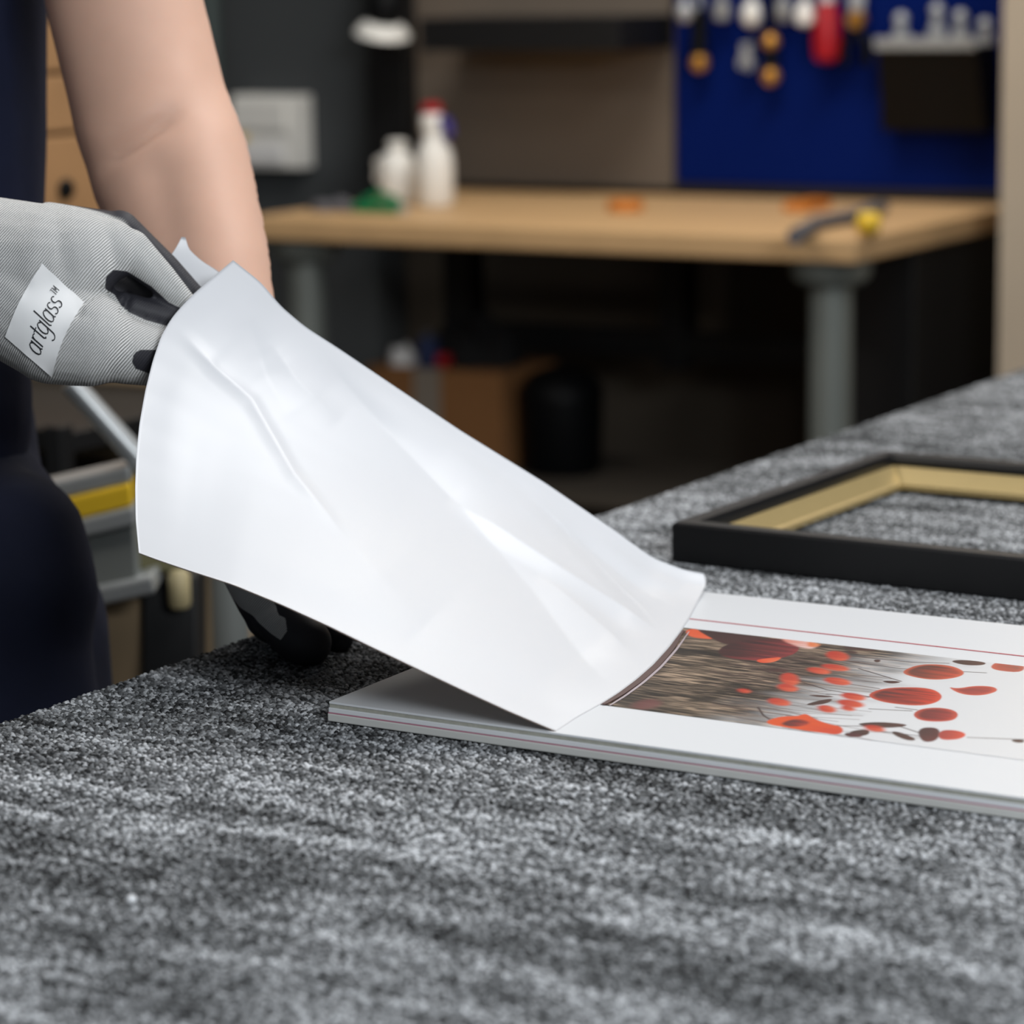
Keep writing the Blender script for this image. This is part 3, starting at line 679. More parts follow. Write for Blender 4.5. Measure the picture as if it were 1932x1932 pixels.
# ---- the page being turned
def curve(pts, n):
    P = np.array([at(*p) for p in pts]); s = np.r_[0, np.cumsum(np.linalg.norm(np.diff(P, axis=0), axis=1))]; s /= s[-1]
    t = np.linspace(0, 1, n)
    Q = np.stack([np.interp(t, s, P[:, k]) for k in range(3)], 1)
    for _ in range(n // 24):                         # round the polyline a little
        Q[1:-1] = .25 * Q[:-2] + .5 * Q[1:-1] + .25 * Q[2:]
    return Q
def ramp(pts, d0, d1, bulge=0.):
    n = len(pts); P = np.array(pts, float); s = np.r_[0, np.cumsum(np.hypot(*np.diff(P, axis=0).T))]; s /= s[-1]
    return [(x, y, d0 + (d1 - d0) * t + bulge * math.sin(math.pi * t)) for (x, y), t in zip(pts, s)]
dG0 = (on_z(1050, 1380, AZ0 + TOP) - CAM) @ FW
GL = [(1050, 1380), (1090, 1353), (1130, 1331), (1165, 1309), (1200, 1283), (1232, 1255), (1262, 1222), (1286, 1190), (1303, 1164), (1318, 1134), (1332, 1104), (1334, 1092), (1328, 1082)]
gut = []
for i, (x, y) in enumerate(GL):
    lift = .001 + .009 * max(0, (i - 9) / 3)
    P = on_z(x, y, AZ0 + TOP + lift); gut.append((x, y, (P - CAM) @ FW))
dG1 = gut[-1][2]
DB, DT = 1.600, 1.755
NA, NB = 200, 150                                    # along the page (gutter -> free edge), across
bot = curve(ramp([(1050, 1380), (960, 1342), (875, 1303), (790, 1263), (700, 1220), (620, 1181), (530, 1140), (440, 1103), (350, 1074), (300, 1057), (262, 1043)], dG0, DB, -.01), NA)
topc = curve(ramp([(1328, 1082), (1290, 1075), (1230, 1052), (1160, 1001), (1030, 912), (870, 813), (720, 712), (640, 658), (575, 616), (530, 578), (492, 532), (440, 491)], dG1, DT, .0), NA)
guc = curve(gut, NB)
frc = curve(ramp([(262, 1043), (256, 980), (255, 920), (257, 860), (263, 800), (274, 738), (288, 682), (304, 634), (324, 600), (345, 575), (368, 552), (402, 523), (440, 491)], DB, DT, .022), NB)
a_, b_ = np.meshgrid(np.linspace(0, 1, NA), np.linspace(0, 1, NB), indexing='ij')
A3, B3 = a_[..., None], b_[..., None]
page = ((1 - B3) * bot[:, None] + B3 * topc[:, None] + (1 - A3) * guc[None] + A3 * frc[None]
        - ((1 - A3) * (1 - B3) * guc[0] + A3 * (1 - B3) * bot[-1] + (1 - A3) * B3 * guc[-1] + A3 * B3 * topc[-1]))
def normals(G):
    du = np.gradient(G, axis=0); dv = np.gradient(G, axis=1); n = np.cross(du, dv); n /= np.linalg.norm(n, axis=-1, keepdims=True) + 1e-12
    return n
nrm = normals(page)
if ((CAM - page[NA // 2, NB // 2]) @ nrm[NA // 2, NB // 2]) < 0: nrm = -nrm
ppx = pix(page)
fade = np.minimum(1, np.minimum(np.minimum(a_, 1 - a_) / .10, np.minimum(b_, 1 - b_) / .14)); fade = fade * fade * (3 - 2 * fade)
def crease(pts, h, wl, wr, ends=.12):
    """a fold along a line on the sheet: wl / wr are the widths of its two flanks (px of the sheet as laid out)"""
    P = np.array(pts, float); best = np.full(a_.shape, 1e9); side = np.zeros(a_.shape); prog = np.zeros(a_.shape)
    seg = np.hypot(*np.diff(P, axis=0).T); tot = seg.sum(); acc = 0
    for (p, q), L_ in zip(zip(P, P[1:]), seg):
        d = (q - p) / L_; rx = ppx[..., 0] - p[0]; ry = ppx[..., 1] - p[1]
        t = np.clip(rx * d[0] + ry * d[1], 0, L_); ex = rx - t * d[0]; ey = ry - t * d[1]; dd = np.hypot(ex, ey)
        m_ = dd < best; best[m_] = dd[m_]; side[m_] = np.sign(d[0] * ry - d[1] * rx)[m_]; prog[m_] = ((acc + t) / tot)[m_]; acc += L_
    wd = np.where(side > 0, wr, wl)
    env = np.clip(np.minimum(prog, 1 - prog) / ends, 0, 1) ** .8
    return h * env * np.clip(1 - best / wd / 1.5, 0, 1) ** 1.6
disp = np.zeros(a_.shape)
disp += crease([(318, 585), (345, 640), (400, 700), (470, 760), (510, 830), (552, 905), (620, 985), (700, 1080), (800, 1180)], .0030, 140, 260, .16)
disp += crease([(330, 610), (400, 700), (470, 760), (552, 905), (640, 1010)], .0019, 16, 16, .2)
disp -= crease([(470, 600), (500, 700), (540, 780)], .0022, 55, 45, .4)
disp -= crease([(575, 628), (650, 715), (730, 800), (870, 945), (1010, 1105), (1165, 1312)], .0038, 42, 150, .12)
disp += crease([(855, 938), (950, 1003), (1060, 1080), (1190, 1165), (1270, 1205)], .0030, 34, 16, .18)
disp -= crease([(640, 672), (800, 775), (960, 895), (1110, 1040), (1255, 1205)], .0026, 44, 20, .14)
disp += crease([(955, 890), (1060, 985), (1150, 1080), (1262, 1200)], .0020, 18, 40, .2)
disp -= crease([(1060, 985), (1190, 1090), (1292, 1160)], .0018, 18, 30, .25)
disp += crease([(1205, 1045), (1255, 1085), (1290, 1105)], .0013, 14, 18, .3)
disp += crease([(1020, 1080), (1130, 1180), (1205, 1245)], .0014, 16, 30, .25)
disp += crease([(505, 640), (560, 720), (640, 790)], .0016, 40, 30, .3)
page2 = page + nrm * (disp * fade)[..., None]
def sheet(name, G, thick, mats, parent, rag=None):
    """closed thin sheet: face 0 = white film side, 1 = printed underside, 2 = cut edge"""
    n1, n2 = G.shape[:2]; nn = normals(G)
    if ((CAM - G[n1 // 2, n2 // 2]) @ nn[n1 // 2, n2 // 2]) < 0: nn = -nn
    Bk = G - nn * thick
    V = np.concatenate([G.reshape(-1, 3), Bk.reshape(-1, 3)]); off = n1 * n2
    V = V - np.array([*AC[:2], AZ0]); V = np.stack([V @ AX, V @ AY, V[:, 2]], 1)
    ix = np.arange(off).reshape(n1, n2)
    q0 = np.stack([ix[:-1, :-1], ix[1:, :-1], ix[1:, 1:], ix[:-1, 1:]], -1).reshape(-1, 4)
    q1 = q0[:, ::-1] + off
    ring = np.concatenate([ix[:, 0], ix[-1, 1:], ix[-2::-1, -1], ix[0, -2:0:-1]])
    r2 = np.roll(ring, -1); q2 = np.stack([ring, r2, r2 + off, ring + off], -1)
    Q = np.concatenate([q0, q1, q2]).astype(np.int32)
    me = bpy.data.meshes.new(name); mesh_np(me, V, Q)
    mi = np.r_[np.zeros(len(q0)), np.ones(len(q1)), np.where(np.arange(len(q2)) < n1, 2, 0)].astype(np.int32)
    me.polygons.foreach_set('material_index', mi)
    o = link(name, me, mats, parent); sm_ = np.r_[np.ones(len(q0) + len(q1)), np.zeros(len(q2))].astype(bool)
    me.polygons.foreach_set('use_smooth', sm_)
    return o
# glossy white film, slightly translucent
fm = bpy.data.materials.new('white_film'); fm.use_nodes = True; MAT['white_film'] = fm
b = fm.node_tree.nodes['Principled BSDF']; b.inputs['Base Color'].default_value = (.69, .705, .74, 1); b.inputs['Roughness'].default_value = .36; b.inputs['Specular IOR Level'].default_value = .4

mat('page_reverse', (120, 104, 92), .4, 0, .3, 60)
def translucent(m, col, f):
    nt = m.node_tree; t = nt.nodes.new('ShaderNodeBsdfTranslucent'); t.inputs['Color'].default_value = (*col, 1)
    mx = nt.nodes.new('ShaderNodeMixShader'); mx.inputs[0].default_value = f
    out = nt.nodes['Material Output']; src = nt.nodes['Principled BSDF'].outputs[0]
    nt.links.new(src, mx.inputs[1]); nt.links.new(t.outputs[0], mx.inputs[2]); nt.links.new(mx.outputs[0], out.inputs[0])
translucent(fm, (.9, .9, .92), .03); translucent(MAT['page_reverse'], (.9, .88, .86), .65)
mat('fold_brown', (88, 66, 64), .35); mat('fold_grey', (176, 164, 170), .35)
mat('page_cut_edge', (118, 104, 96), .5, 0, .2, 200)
tp = sheet('turning_page', page2, .0007, ['white_film', 'page_reverse', 'page_cut_edge'], alb)
tp['label'] = 'glossy white page lifted up and creased by the gloved hand'
# the fold of the leaf below shows as a thin dark strip along the gutter
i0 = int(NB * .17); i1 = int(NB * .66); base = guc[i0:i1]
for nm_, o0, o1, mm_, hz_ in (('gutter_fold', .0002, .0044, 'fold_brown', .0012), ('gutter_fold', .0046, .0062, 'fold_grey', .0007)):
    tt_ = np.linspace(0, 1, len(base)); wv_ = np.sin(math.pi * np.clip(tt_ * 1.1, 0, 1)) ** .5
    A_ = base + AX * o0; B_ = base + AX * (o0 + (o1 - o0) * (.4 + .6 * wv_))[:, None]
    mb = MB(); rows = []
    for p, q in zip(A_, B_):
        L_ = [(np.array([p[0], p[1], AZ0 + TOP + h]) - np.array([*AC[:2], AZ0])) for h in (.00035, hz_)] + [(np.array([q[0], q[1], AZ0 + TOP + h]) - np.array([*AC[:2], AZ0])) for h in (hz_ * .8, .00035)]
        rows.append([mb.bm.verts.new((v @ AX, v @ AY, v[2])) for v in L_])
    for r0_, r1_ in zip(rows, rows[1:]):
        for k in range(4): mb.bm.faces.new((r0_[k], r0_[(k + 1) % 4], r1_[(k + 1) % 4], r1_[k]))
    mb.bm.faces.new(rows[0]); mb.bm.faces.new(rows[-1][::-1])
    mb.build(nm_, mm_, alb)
# second leaf, held behind the first, its torn corner standing up between glove and arm
q_bot = curve(ramp([(560, 700), (470, 590), (415, 640)], 1.80, 1.80), 30)
bt = curve([(300, 640, 1.788), (306, 560, 1.788), (316, 492, 1.790), (333, 466, 1.792), (343, 447, 1.793)], 40)
tt = curve([(520, 700, 1.775), (480, 600, 1.785), (440, 540, 1.792), (413, 512, 1.794), (380, 492, 1.794), (356, 470, 1.794), (350, 448, 1.794)], 40)
k = np.linspace(0, 1, 24)[None, :, None]
g2 = bt[:, None] * (1 - k) + tt[:, None] * k
sheet('loose_page', g2, .0006, ['white_film', 'page_white', 'page_white'], alb)

# ================================================================== THE WORKER
def capsule(bm, p0, r0, p1, r1, seg=20):
    p0, p1 = Vector(p0), Vector(p1); ax = p1 - p0; Ln = ax.length
    q = Vector((0, 0, 1)).rotation_difference(ax.normalized()) if Ln > 1e-6 else Matrix.Identity(3).to_quaternion()
    prof = [(r0 * math.cos(t), -r0 * math.sin(t) * -1) for t in ()]
    rings = []
    for t in np.linspace(-math.pi / 2 + .12, 0, 6): rings.append((r0 * math.cos(t), r0 * math.sin(t)))
    for t in np.linspace(0, math.pi / 2 - .12, 6): rings.append((r1 * math.cos(t), Ln + r1 * math.sin(t)))
    vs = [[bm.verts.new(q @ Vector((r * math.cos(2 * math.pi * k / seg), r * math.sin(2 * math.pi * k / seg), h)) + p0) for k in range(seg)] for r, h in rings]
    for a, b in zip(vs, vs[1:]):
        for k in range(seg): bm.faces.new((a[k], a[(k + 1) % seg], b[(k + 1) % seg], b[k]))
    bm.faces.new(vs[0][::-1]); bm.faces.new(vs[-1])
def grow(name, chains, voxel, smooth=4, mats=None, parent=None, factor=.5):
    """one continuous surface grown round chains of (point, radius) joints"""
    bm = bmesh.new()
    for ch in chains:
        for (p, r), (q, s) in zip(ch, ch[1:]): capsule(bm, p, r, q, s)
    me = bpy.data.meshes.new(name); bm.to_mesh(me); bm.free()
    o = bpy.data.objects.new(name, me); COL.objects.link(o)
    rm = o.modifiers.new('r', 'REMESH'); rm.mode = 'VOXEL'; rm.voxel_size = voxel
    s = o.modifiers.new('s', 'SMOOTH'); s.factor = factor; s.iterations = smooth
    dg = bpy.context.evaluated_depsgraph_get(); m2 = bpy.data.meshes.new_from_object(o.evaluated_get(dg))
    bpy.data.objects.remove(o); bpy.data.meshes.remove(me); m2.name = name
    o = link(name, m2, None, parent, True); m2.materials.clear()
    for k in mats or []: m2.materials.append(MAT[k])
    return o
def J(x, y, d, r): return (at(x, y, d), r * d / FPX)
per = bpy.data.objects.new('person', None); COL.objects.link(per)
per_loc = at(-170, 900, 2.08) * np.array([1, 1, 0]); per.location = per_loc
tag(per, 'person in navy clothes and grey work gloves turning the white page', 'person')
def own(o): 
    o.parent = per; o.matrix_parent_inverse = Matrix.Translation(-Vector(per_loc)); return o
def Jw(x, y, z, r): return (np.array([x, y, z]), r)
cx, cy = per_loc[:2]
# skin: one body
SH_L = at(225, -430, 1.97); EL_L = at(292, 250, 1.955); WR_L = at(480, 905, 1.82)
SH_R = at(-560, -360, 1.98); EL_R = at(-640, 420, 1.96)
NECK = np.array([cx + .01, cy - .01, 1.50])
arm_l = [(SH_L, .066), (at(228, -20, 1.96), .0545), (at(284, 205, 1.955), .0545), (at(322, 330, 1.945), .0555), (at(370, 470, 1.92), .0475), (at(425, 640, 1.885), .038), (at(470, 830, 1.84), .030), (at(490, 980, 1.805), .029)]
arm_r = [(SH_R, .062), (EL_R, .047), (at(-420, 470, 1.85), .044), (at(-180, 490, 1.77), .036), (at(0, 500, 1.74), .030)]
hand_l_core = [(at(490, 980, 1.805), .029), (at(512, 1075, 1.80), .018)]
hand_r_core = [(at(0, 500, 1.74), .030), (at(80, 520, 1.75), .024)]
hip = at(-190, 1150, 2.0)
torso = [[(at(-245, -600, 2.06), .105), (at(-240, 0, 2.06), .112), (at(-240, 420, 2.06), .111), (at(-255, 780, 2.06), .105), (hip, .11)], [(SH_L, .066), (NECK - [0, 0, .05], .07), (SH_R, .062)],
         [(NECK - [0, 0, .08], .055), (NECK + [.01, -.03, .10], .052)], [(NECK + [.02, -.05, .14], .065), (NECK + [.02, -.04, .23], .082)]]
legs = [[(hip + VX * s * .03, .10), (np.array([cx, cy, .48]) + VX * s * .10, .062), (np.array([cx, cy, .10]) + VX * s * .10, .042)] for s in (-1, 1)]
feet = [[(np.array([cx, cy, .045]) + VX * s * .10, .040), (np.array([cx, cy, .035]) + VX * s * .12 + UX * .14, .032)] for s in (-1, 1)]
body = own(grow('body', [arm_l, arm_r, hand_l_core, hand_r_core] + torso + legs + feet, .006, 8, ['skin']))
# elbow fold and forearm muscle
co = np.empty(len(body.data.vertices) * 3, np.float32); body.data.vertices.foreach_get('co', co); co = co.reshape(-1, 3).astype(float)
pxl = pix(co); dpt = (co - CAM) @ FW
nr = np.empty(len(co) * 3, np.float32); body.data.vertices.foreach_get('normal', nr); nr = nr.reshape(-1, 3)
def line_d(P, a, b):
    a = np.array(a, float); b = np.array(b, float); d = b - a; t = np.clip(((P - a) @ d) / (d @ d), 0, 1); return np.linalg.norm(P - a - t[:, None] * d, axis=1), t
front = (nr @ -FW) > 0
dd, t = line_d(pxl, (175, 318), (345, 208)); co -= nr * (.0070 * np.exp(-(dd / 17) ** 2) * np.clip(np.minimum(t, 1 - t) / .3 + .1, 0, 1) * front)[:, None]
dd, t = line_d(pxl, (190, 250), (330, 150)); co += nr * (.0030 * np.exp(-(dd / 45) ** 2) * front)[:, None]
dd, t = line_d(pxl, (395, 270), (440, 470)); co += nr * (.0050 * np.exp(-(dd / 70) ** 2) * front)[:, None]
dd, t = line_d(pxl, (300, 330), (330, 520)); co -= nr * (.0035 * np.exp(-(dd / 40) ** 2) * front)[:, None]
body.data.vertices.foreach_set('co', co.astype(np.float32).ravel()); body.data.update()
# shirt
shirt = [[(at(-245, -600, 2.06), .118), (at(-240, 0, 2.06), .1245), (at(-240, 420, 2.06), .124), (at(-250, 700, 2.06), .122), (at(-265, 860, 2.06), .124)],
         [(SH_L + [0, 0, .0], .082), (NECK - [0, 0, .06], .085), (SH_R, .078)], [(SH_L, .080), (at(215, -330, 1.97), .074), (at(222, -190, 1.965), .068)], [(SH_R, .076), (at(-600, 0, 1.975), .068)],
         [(at(-300, 500, 2.02), .12), (at(-250, 780, 2.0), .118)]]
sh_o = own(grow('shirt', shirt, .008, 5, ['navy_cloth']))
tro = [[(at(-240, 830, 2.05), .122), (at(-254, 1000, 2.03), .132), (at(-180, 1130, 2.0), .133), (at(-180, 1250, 2.0), .132)]] + \
      [[(at(-180, 1250, 2.0) + VX * s * .03, .125), (np.array([cx, cy, .48]) + VX * s * .10, .085), (np.array([cx, cy, .09]) + VX * s * .10, .065)] for s in (-1, 1)] + \
      [[(at(20, 1030, 1.95), .052), (at(38, 1120, 1.945), .054), (at(30, 1210, 1.945), .052)], [(at(40, 1240, 1.945), .05), (at(60, 1400, 1.945), .052)]]
tr_o = own(grow('trousers', tro, .007, 5, ['navy_trousers']))
for o, amp, fr_ in ((sh_o, .0035, 9.), (tr_o, .0035, 8.)):          # cloth folds
    c = np.empty(len(o.data.vertices) * 3, np.float32); o.data.vertices.foreach_get('co', c); c = c.reshape(-1, 3)
    n = np.empty_like(c).ravel(); o.data.vertices.foreach_get('normal', n); n = n.reshape(-1, 3)
    q = vnoise((c @ UX) * 14 + c[:, 2] * 4 + 50, c[:, 2] * 7 + (c @ VX) * 3 + 50, 21) + .5 * vnoise((c @ VX) * 22 + c[:, 2] * 9 + 50, c[:, 2] * 14 + 50, 22)
    c += n * ((q - .75) * amp * 2)[:, None]; o.data.vertices.foreach_set('co', c.ravel().astype(np.float32)); o.data.update()
for s in (-1, 1):
    f = np.array([cx, cy, 0])
    own(grow('shoe', [[(f + VX * s * .10 + [0, 0, .055], .052), (f + VX * s * .12 + UX * .13 + [0, 0, .045], .042)]], .007, 3, ['black_cloth']))

# ---- gloves
def glove_material(name, axis, spacing, cuff=None):
    m = bpy.data.materials.new(name); m.use_nodes = True; MAT[name] = m
    nt = m.node_tree; b = nt.nodes['Principled BSDF']; Lk = nt.links.new; N = nt.nodes.new
    geo = N('ShaderNodeNewGeometry'); dot = N('ShaderNodeVectorMath'); dot.operation = 'DOT_PRODUCT'; dot.inputs[1].default_value = tuple(axis)
    Lk(geo.outputs['Position'], dot.inputs[0])
    nz = N('ShaderNodeTexNoise'); nz.inputs['Scale'].default_value = 26; Lk(geo.outputs['Position'], nz.inputs['Vector'])
    mw = N('ShaderNodeMath'); mw.operation = 'MULTIPLY_ADD'; mw.inputs[1].default_value = .004; Lk(nz.outputs['Fac'], mw.inputs[0]); Lk(dot.outputs['Value'], mw.inputs[2])
    mu = N('ShaderNodeMath'); mu.operation = 'MULTIPLY'; mu.inputs[1].default_value = 2 * math.pi / spacing; Lk(mw.outputs[0], mu.inputs[0])
    si = N('ShaderNodeMath'); si.operation = 'SINE'; Lk(mu.outputs[0], si.inputs[0])
    n2 = N('ShaderNodeTexNoise'); n2.inputs['Scale'].default_value = 900; Lk(geo.outputs['Position'], n2.inputs['Vector'])
    ad = N('ShaderNodeMath'); ad.operation = 'ADD'; Lk(si.outputs[0], ad.inputs[0]); Lk(n2.outputs['Fac'], ad.inputs[1])
    at2 = N('ShaderNodeAttribute'); at2.attribute_name = 'coat'
    st = N('ShaderNodeMapRange'); st.inputs['From Min'].default_value = .42; st.inputs['From Max'].default_value = .58
    jag = N('ShaderNodeMath'); jag.operation = 'MULTIPLY_ADD'; jag.inputs[1].default_value = .07; Lk(si.outputs[0], jag.inputs[0]); Lk(at2.outputs['Fac'], jag.inputs[2])
    Lk(jag.outputs[0], st.inputs['Value'])
    rib = N('ShaderNodeMapRange'); rib.inputs['From Min'].default_value = -1.; rib.inputs['From Max'].default_value = .2; Lk(si.outputs[0], rib.inputs['Value'])
    kc = N('ShaderNodeMix'); kc.data_type = 'RGBA'; kc.inputs['A'].default_value = (*lin((160, 160, 157)), 1); kc.inputs['B'].default_value = (*lin((228, 229, 229)), 1); Lk(rib.outputs[0], kc.inputs['Factor'])
    mx = N('ShaderNodeMix'); mx.data_type = 'RGBA'; mx.inputs['B'].default_value = (*lin((46, 46, 52)), 1)
    Lk(kc.outputs['Result'], mx.inputs['A']); Lk(st.outputs[0], mx.inputs['Factor']); Lk(mx.outputs['Result'], b.inputs['Base Color'])
    ro = N('ShaderNodeMapRange'); ro.inputs['To Min'].default_value = .9; ro.inputs['To Max'].default_value = .55; Lk(st.outputs[0], ro.inputs['Value']); Lk(ro.outputs[0], b.inputs['Roughness'])
    iv = N('ShaderNodeMapRange'); iv.inputs['To Min'].default_value = .8; iv.inputs['To Max'].default_value = .12; Lk(st.outputs[0], iv.inputs['Value'])
    bp_ = N('ShaderNodeBump'); bp_.inputs['Distance'].default_value = .0005; Lk(iv.outputs[0], bp_.inputs['Strength']); Lk(ad.outputs[0], bp_.inputs['Height']); Lk(bp_.outputs['Normal'], b.inputs['Normal'])
    b.inputs['Specular IOR Level'].default_value = .3
    return name
def polymask(P, poly):
    poly = np.array(poly, float); ins = np.zeros(len(P), bool); dm = np.full(len(P), 1e9)
    for p, q in zip(poly, np.roll(poly, -1, 0)):
        c = ((p[1] > P[:, 1]) != (q[1] > P[:, 1])) & (P[:, 0] < (q[0] - p[0]) * (P[:, 1] - p[1]) / (q[1] - p[1] + 1e-9) + p[0]); ins ^= c
        d = q - p; t = np.clip(((P - p) @ d) / (d @ d), 0, 1); dm = np.minimum(dm, np.linalg.norm(P - p - t[:, None] * d, axis=1))
    return np.where(ins, dm, -dm)
ax_r = (at(230, 640, 1.72) - at(40, 480, 1.72)); ax_r /= np.linalg.norm(ax_r)
glove_material('glove_knit', ax_r, .00135)
hand_r = [[J(-330, 470, 1.83, 150), J(-40, 503, 1.742, 137), J(70, 500, 1.735, 118), J(130, 488, 1.735, 100), J(190, 474, 1.74, 66)],      # cuff and back of the hand
          [J(130, 488, 1.735, 98), J(205, 468, 1.738, 57), J(245, 472, 1.742, 41), J(300, 522, 1.748, 31), J(350, 578, 1.757, 25), J(420, 640, 1.77, 23)],   # index
          [J(20, 560, 1.735, 118), J(100, 628, 1.728, 98), J(165, 640, 1.728, 91), J(235, 662, 1.737, 63), J(310, 677, 1.75, 54), J(390, 690, 1.765, 45)],   # thumb
          [J(185, 590, 1.752, 60), J(232, 574, 1.746, 25), J(262, 585, 1.749, 27), J(345, 607, 1.757, 28), J(410, 630, 1.77, 25)],               # coated pad
          [J(60, 520, 1.775, 120), J(200, 555, 1.795, 92), J(330, 600, 1.805, 60)],                                                               # palm
          [J(120, 470, 1.77, 95), J(226, 434, 1.775, 38), J(309, 504, 1.778, 29), J(366, 563, 1.782, 25), J(400, 640, 1.79, 22)],               # middle
          [J(120, 490, 1.80, 90), J(220, 490, 1.805, 34), J(300, 560, 1.81, 26), J(340, 640, 1.81, 22), J(320, 680, 1.80, 20)],                # ring
          [J(100, 520, 1.82, 80), J(200, 540, 1.83, 30), J(270, 600, 1.832, 22), J(290, 660, 1.825, 19)]]                                     # little
g1 = own(grow('glove', hand_r, .0019, 3, ['glove_knit'])); g1['label'] = 'grey knit glove with dark coated fingers gripping the page'
def getco(o):
    c = np.empty(len(o.data.vertices) * 3, np.float32); o.data.vertices.foreach_get('co', c); n = np.empty_like(c); o.data.vertices.foreach_get('normal', n)
    return c.reshape(-1, 3).astype(float), n.reshape(-1, 3).astype(float)
c, n = getco(g1); q = pix(c); fc = (n @ -FW)
# knuckle crease in the coated pad, soft dents in the knit
dd, t = line_d(q, (243, 560), (234, 588)); c -= n * (.0030 * np.exp(-(dd / 6) ** 2) * (fc > 0))[:, None]
dd, t = line_d(q, (255, 445), (330, 545)); c -= n * (.0012 * np.exp(-(dd / 14) ** 2) * (fc > .2))[:, None]
dd, t = line_d(q, (60, 560), (170, 600)); c += n * (.0008 * np.sin(dd / 16) * np.exp(-(dd / 60) ** 2))[:, None]
bvh0 = BVHTree.FromPolygons([tuple(v) for v in c], [tuple(p.vertices) for p in g1.data.polygons])
for pa, pb in (((146, 596), (160, 566)), ((160, 566), (198, 546))):
    dd, t = line_d(q, pa, pb); c -= n * (.0022 * np.exp(-(dd / 5) ** 2) * (fc > 0))[:, None]
g1.data.vertices.foreach_set('co', c.astype(np.float32).ravel()); g1.data.update()
def coat(o, masks, palm, lo=-.35):
    c, n = getco(o); q = pix(c); s = np.full(len(c), -1e9)
    for pl_ in masks: s = np.maximum(s, polymask(q, pl_))
    val = np.clip(.5 + s / 8., 0, 1)
    if palm is not None: val = np.maximum(val, palm(c, n, q))
    a = o.data.attributes.new('coat', 'FLOAT', 'POINT'); a.data.foreach_set('value', val.astype(np.float32))
cavity = [(198, 545), (200, 522), (214, 509), (240, 512), (285, 540), (318, 570), (338, 580), (352, 590), (420, 640), (420, 660), (340, 628), (318, 616), (275, 604), (245, 590), (228, 576), (216, 556)]
hole = [(249, 684), (252, 668), (264, 660), (300, 660), (400, 665), (400, 730), (300, 712), (285, 706), (256, 696)]
def palm_r(c, n, q):
    d = (c - CAM) @ FW
    back = np.clip(.5 + ((d - 1.764) * 90), 0, 1) * (q[:, 0] > 120)
    return back
coat(g1, [cavity, hole], palm_r)
# printed label on the cuff, laid onto the knit
bvh = bvh0
def onto(x, y, off):
    d = ray(x, y); h = bvh.ray_cast(Vector(CAM), Vector(d).normalized())
    if h[0] is None: return None
    return np.array(h[0]) + np.array(h[1]) * off
LQ = [(79, 497), (158, 573), (98, 709), (11, 634)]
bend = lambda s, t: np.array([-5 * math.sin(math.pi * t), -2 * math.sin(math.pi * t)]) * (1 - s) + np.array([-7, -4]) * math.sin(math.pi * t) * s
def lab_px(s, t):        # s across (left edge -> right edge), t along (top -> bottom)
    P = [np.array(p, float) for p in LQ]
    return (P[0] * (1 - s) + P[1] * s) * (1 - t) + (P[3] * (1 - s) + P[2] * s) * t + bend(s, t)
bm = bmesh.new(); n1, n2 = 26, 34
G = np.zeros((n1, n2, 3)); ok = np.ones((n1, n2), bool)
for i in range(n1):
    for j in range(n2):
        P = onto(*lab_px(i / (n1 - 1), j / (n2 - 1)), .0012)
        if P is None: ok[i, j] = False
        else: G[i, j] = P
for _ in range(25):      # the label is stiffer than the knit
    G2 = G.copy(); G2[1:-1, 1:-1] = .2 * (G[:-2, 1:-1] + G[2:, 1:-1] + G[1:-1, :-2] + G[1:-1, 2:] + G[1:-1, 1:-1]); G = G2
vs = [[bm.verts.new(G[i, j]) if ok[i, j] else None for j in range(n2)] for i in range(n1)]
for i in range(n1 - 1):
    for j in range(n2 - 1):
        f4 = (vs[i][j], vs[i + 1][j], vs[i + 1][j + 1], vs[i][j + 1])
        if all(f4): bm.faces.new(f4)
def lab(s, t, off=.0005):
    i = min(max(s, 0), 1) * (n1 - 1); j = min(max(t, 0), 1) * (n2 - 1); a, b = min(int(i), n1 - 2), min(int(j), n2 - 2); fi, fj = i - a, j - b
    P = G[a, b] * (1 - fi) * (1 - fj) + G[a + 1, b] * fi * (1 - fj) + G[a, b + 1] * (1 - fi) * fj + G[a + 1, b + 1] * fi * fj
    nn = np.cross(G[a + 1, b] - G[a, b], G[a, b + 1] - G[a, b]); nn /= np.linalg.norm(nn) + 1e-12
    if nn @ (CAM - P) < 0: nn = -nn
    return P + nn * off
# thin hand-drawn letters: strokes in a (x, y) box per letter, y up, baseline 0, x-height 1
def arc(cx_, cy_, rx, ry, a0, a1, n=10): return [(cx_ + rx * math.cos(math.radians(a)), cy_ + ry * math.sin(math.radians(a))) for a in np.linspace(a0, a1, n)]
GLY = {'a': (.95, [arc(.42, .5, .36, .5, 40, 320), [(.74, 1), (.74, .1), (.86, 0)]]),
       'r': (.62, [[(.12, 0), (.12, 1)], arc(.40, .68, .28, .32, 175, 50, 7)]),
       't': (.56, [[(.28, 1.45), (.28, .15), (.42, 0), (.52, .05)], [(.02, 1), (.54, 1)]]),
       'g': (.95, [arc(.42, .5, .36, .5, 40, 320), [(.78, 1), (.78, -.35)] + arc(.42, -.35, .36, .28, 0, -150, 8)]),
       'l': (.36, [[(.16, 1.7), (.16, .12), (.28, 0)]]),
       's': (.74, [arc(.36, .75, .26, .25, 30, 270, 9) + arc(.36, .25, .28, .25, 90, -150, 9)]),
       'T': (.62, [[(0, 1), (.56, 1)], [(.28, 1), (.28, 0)]]), 'M': (.7, [[(.06, 0), (.06, 1), (.33, .35), (.6, 1), (.6, 0)]])}
x = 0; strokes = []
for ch in 'artglass':
    wd, ss_ = GLY[ch]
    for st in ss_: strokes.append([(x + a, c_) for a, c_ in st])
    x += wd
xt = x + .02
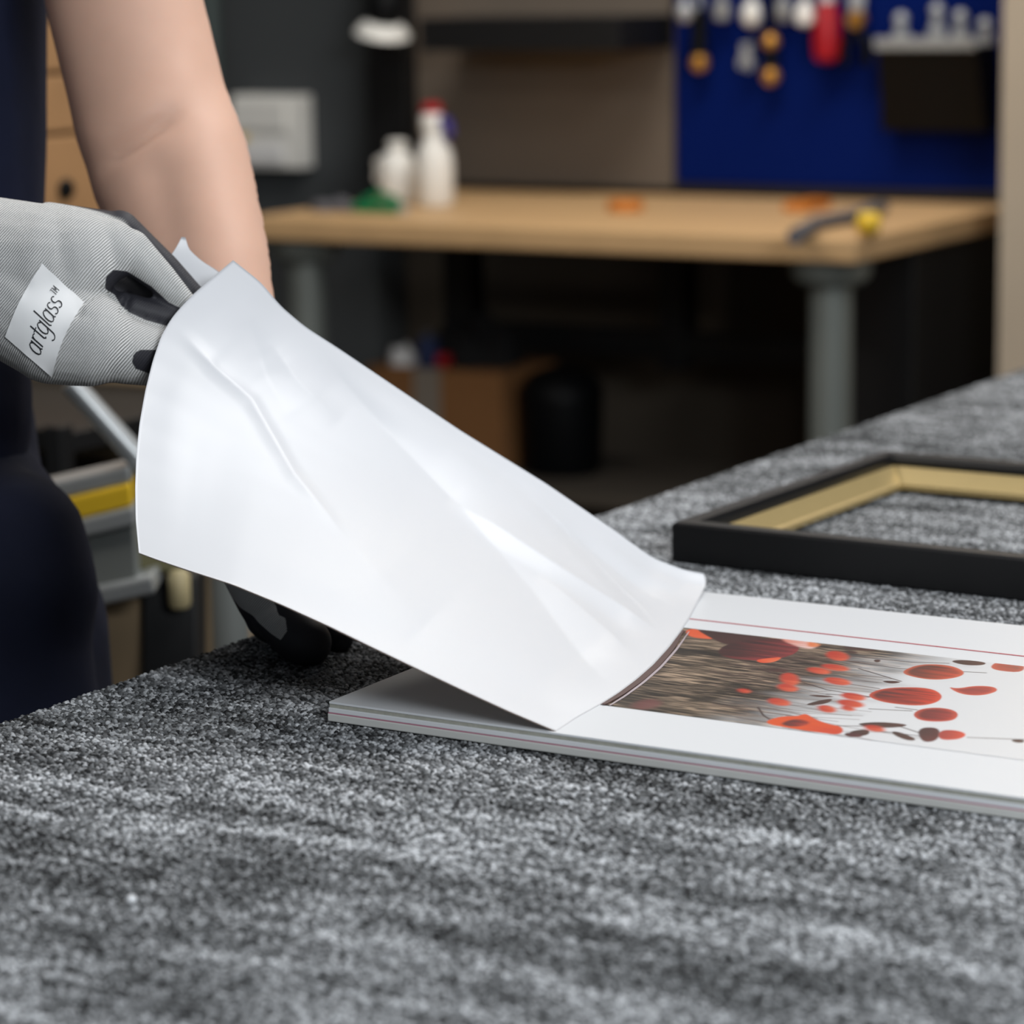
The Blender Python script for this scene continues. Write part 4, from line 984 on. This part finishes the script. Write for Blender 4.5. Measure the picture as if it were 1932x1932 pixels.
for ch in 'TM':
    wd, ss_ = GLY[ch]
    for st in ss_: strokes.append([(xt + a * .55, .85 + c_ * .55) for a, c_ in st])
    xt += wd * .55
TL = xt
def lpos(a, c_): return .50 - .135 * 0 + (.13 - (c_ - .3) * .235), .90 - a / TL * .80     # text runs up the label
for n_st, st in enumerate(strokes):
    wv = .0085 if n_st < len(strokes) - 3 else .005
    P = [np.array(lpos(*p)) for p in st]
    for p, q2 in zip(P, P[1:]):
        m_ = max(1, int(np.linalg.norm(q2 - p) / .03))
        for k in range(m_):
            a0 = p + (q2 - p) * k / m_; a1 = p + (q2 - p) * (k + 1.12) / m_
            d = a1 - a0; nn = np.array([-d[1] * 1.4, d[0] / 1.4]); nn = nn / (np.hypot(nn[0], nn[1]) + 1e-9) * wv
            qd = [bm.verts.new(lab(*z_)) for z_ in (a0 - nn, a1 - nn, a1 + nn, a0 + nn)]
            bm.faces.new(qd).material_index = 1
me = bpy.data.meshes.new('label_patch'); bm.to_mesh(me); bm.free()
lb = link('label_patch', me, ['label_white', 'ink'], None, True); lb.parent = g1
lb['label'] = 'white printed label on the back of the grey glove'
# left glove, resting on the carpet under the page
ax_l = (at(600, 1240, 1.75) - at(470, 1080, 1.78)); ax_l /= np.linalg.norm(ax_l)
glove_material('glove_knit_far', ax_l, .0013)
def T(x, y, d, r): return J(x, y, d, r)
hand_l = [[T(475, 905, 1.822, 92), T(500, 1050, 1.80, 92), T(535, 1140, 1.792, 82)],
          [T(500, 1060, 1.795, 84), T(510, 1120, 1.785, 66), T(530, 1165, 1.772, 52), T(560, 1200, 1.762, 46)],     # thumb root
          [T(545, 1180, 1.768, 52), T(566, 1203, 1.760, 51), T(579, 1212, 1.757, 48)],                               # thumb end
          [T(540, 1130, 1.80, 74), T(590, 1165, 1.80, 44), T(640, 1180, 1.80, 32), T(640, 1205, 1.79, 28)],         # index, curled
          [T(535, 1130, 1.82, 70), T(600, 1150, 1.83, 40), T(655, 1165, 1.83, 30), T(660, 1190, 1.82, 26)],
          [T(525, 1130, 1.84, 64), T(600, 1140, 1.86, 36), T(655, 1150, 1.86, 28), T(662, 1175, 1.85, 25)],
          [T(515, 1130, 1.86, 58), T(590, 1135, 1.885, 32), T(640, 1142, 1.885, 25), T(648, 1160, 1.875, 23)]]
g2_ = own(grow('glove', hand_l, .0022, 4, ['glove_knit_far'])); g2_['label'] = 'black coated glove fist resting on the carpet under the page'
knit = [(425, 1060), (470, 1085), (515, 1130), (526, 1160), (538, 1166), (542, 1190), (530, 1208), (512, 1196), (480, 1168), (452, 1145), (430, 1118)]
c, n = getco(g2_); q = pix(c)
s = polymask(q, knit); s = np.where(q[:, 1] < 1105, 50, s)
val = 1 - np.clip(.5 + s / 8., 0, 1)
a = g2_.data.attributes.new('coat', 'FLOAT', 'POINT'); a.data.foreach_set('value', val.astype(np.float32))
dd, t = line_d(q, (470, 1165), (520, 1135)); c -= n * (.0012 * np.exp(-(dd / 12) ** 2))[:, None]
g2_.data.vertices.foreach_set('co', c.astype(np.float32).ravel()); g2_.data.update()

# ---- tiny bright bead lying on the carpet near the front
P = on_z(248, 1700, TZ + .002)
bd_ = MB().ball((0, 0, .0022), .0026, (1, 1, .85)).build('glass_bead', 'page_white', None, True); bd_.location = (P[0], P[1], TZ + .0006)
tag(bd_, 'tiny white bead lying alone on the carpet near the front left', 'bead')
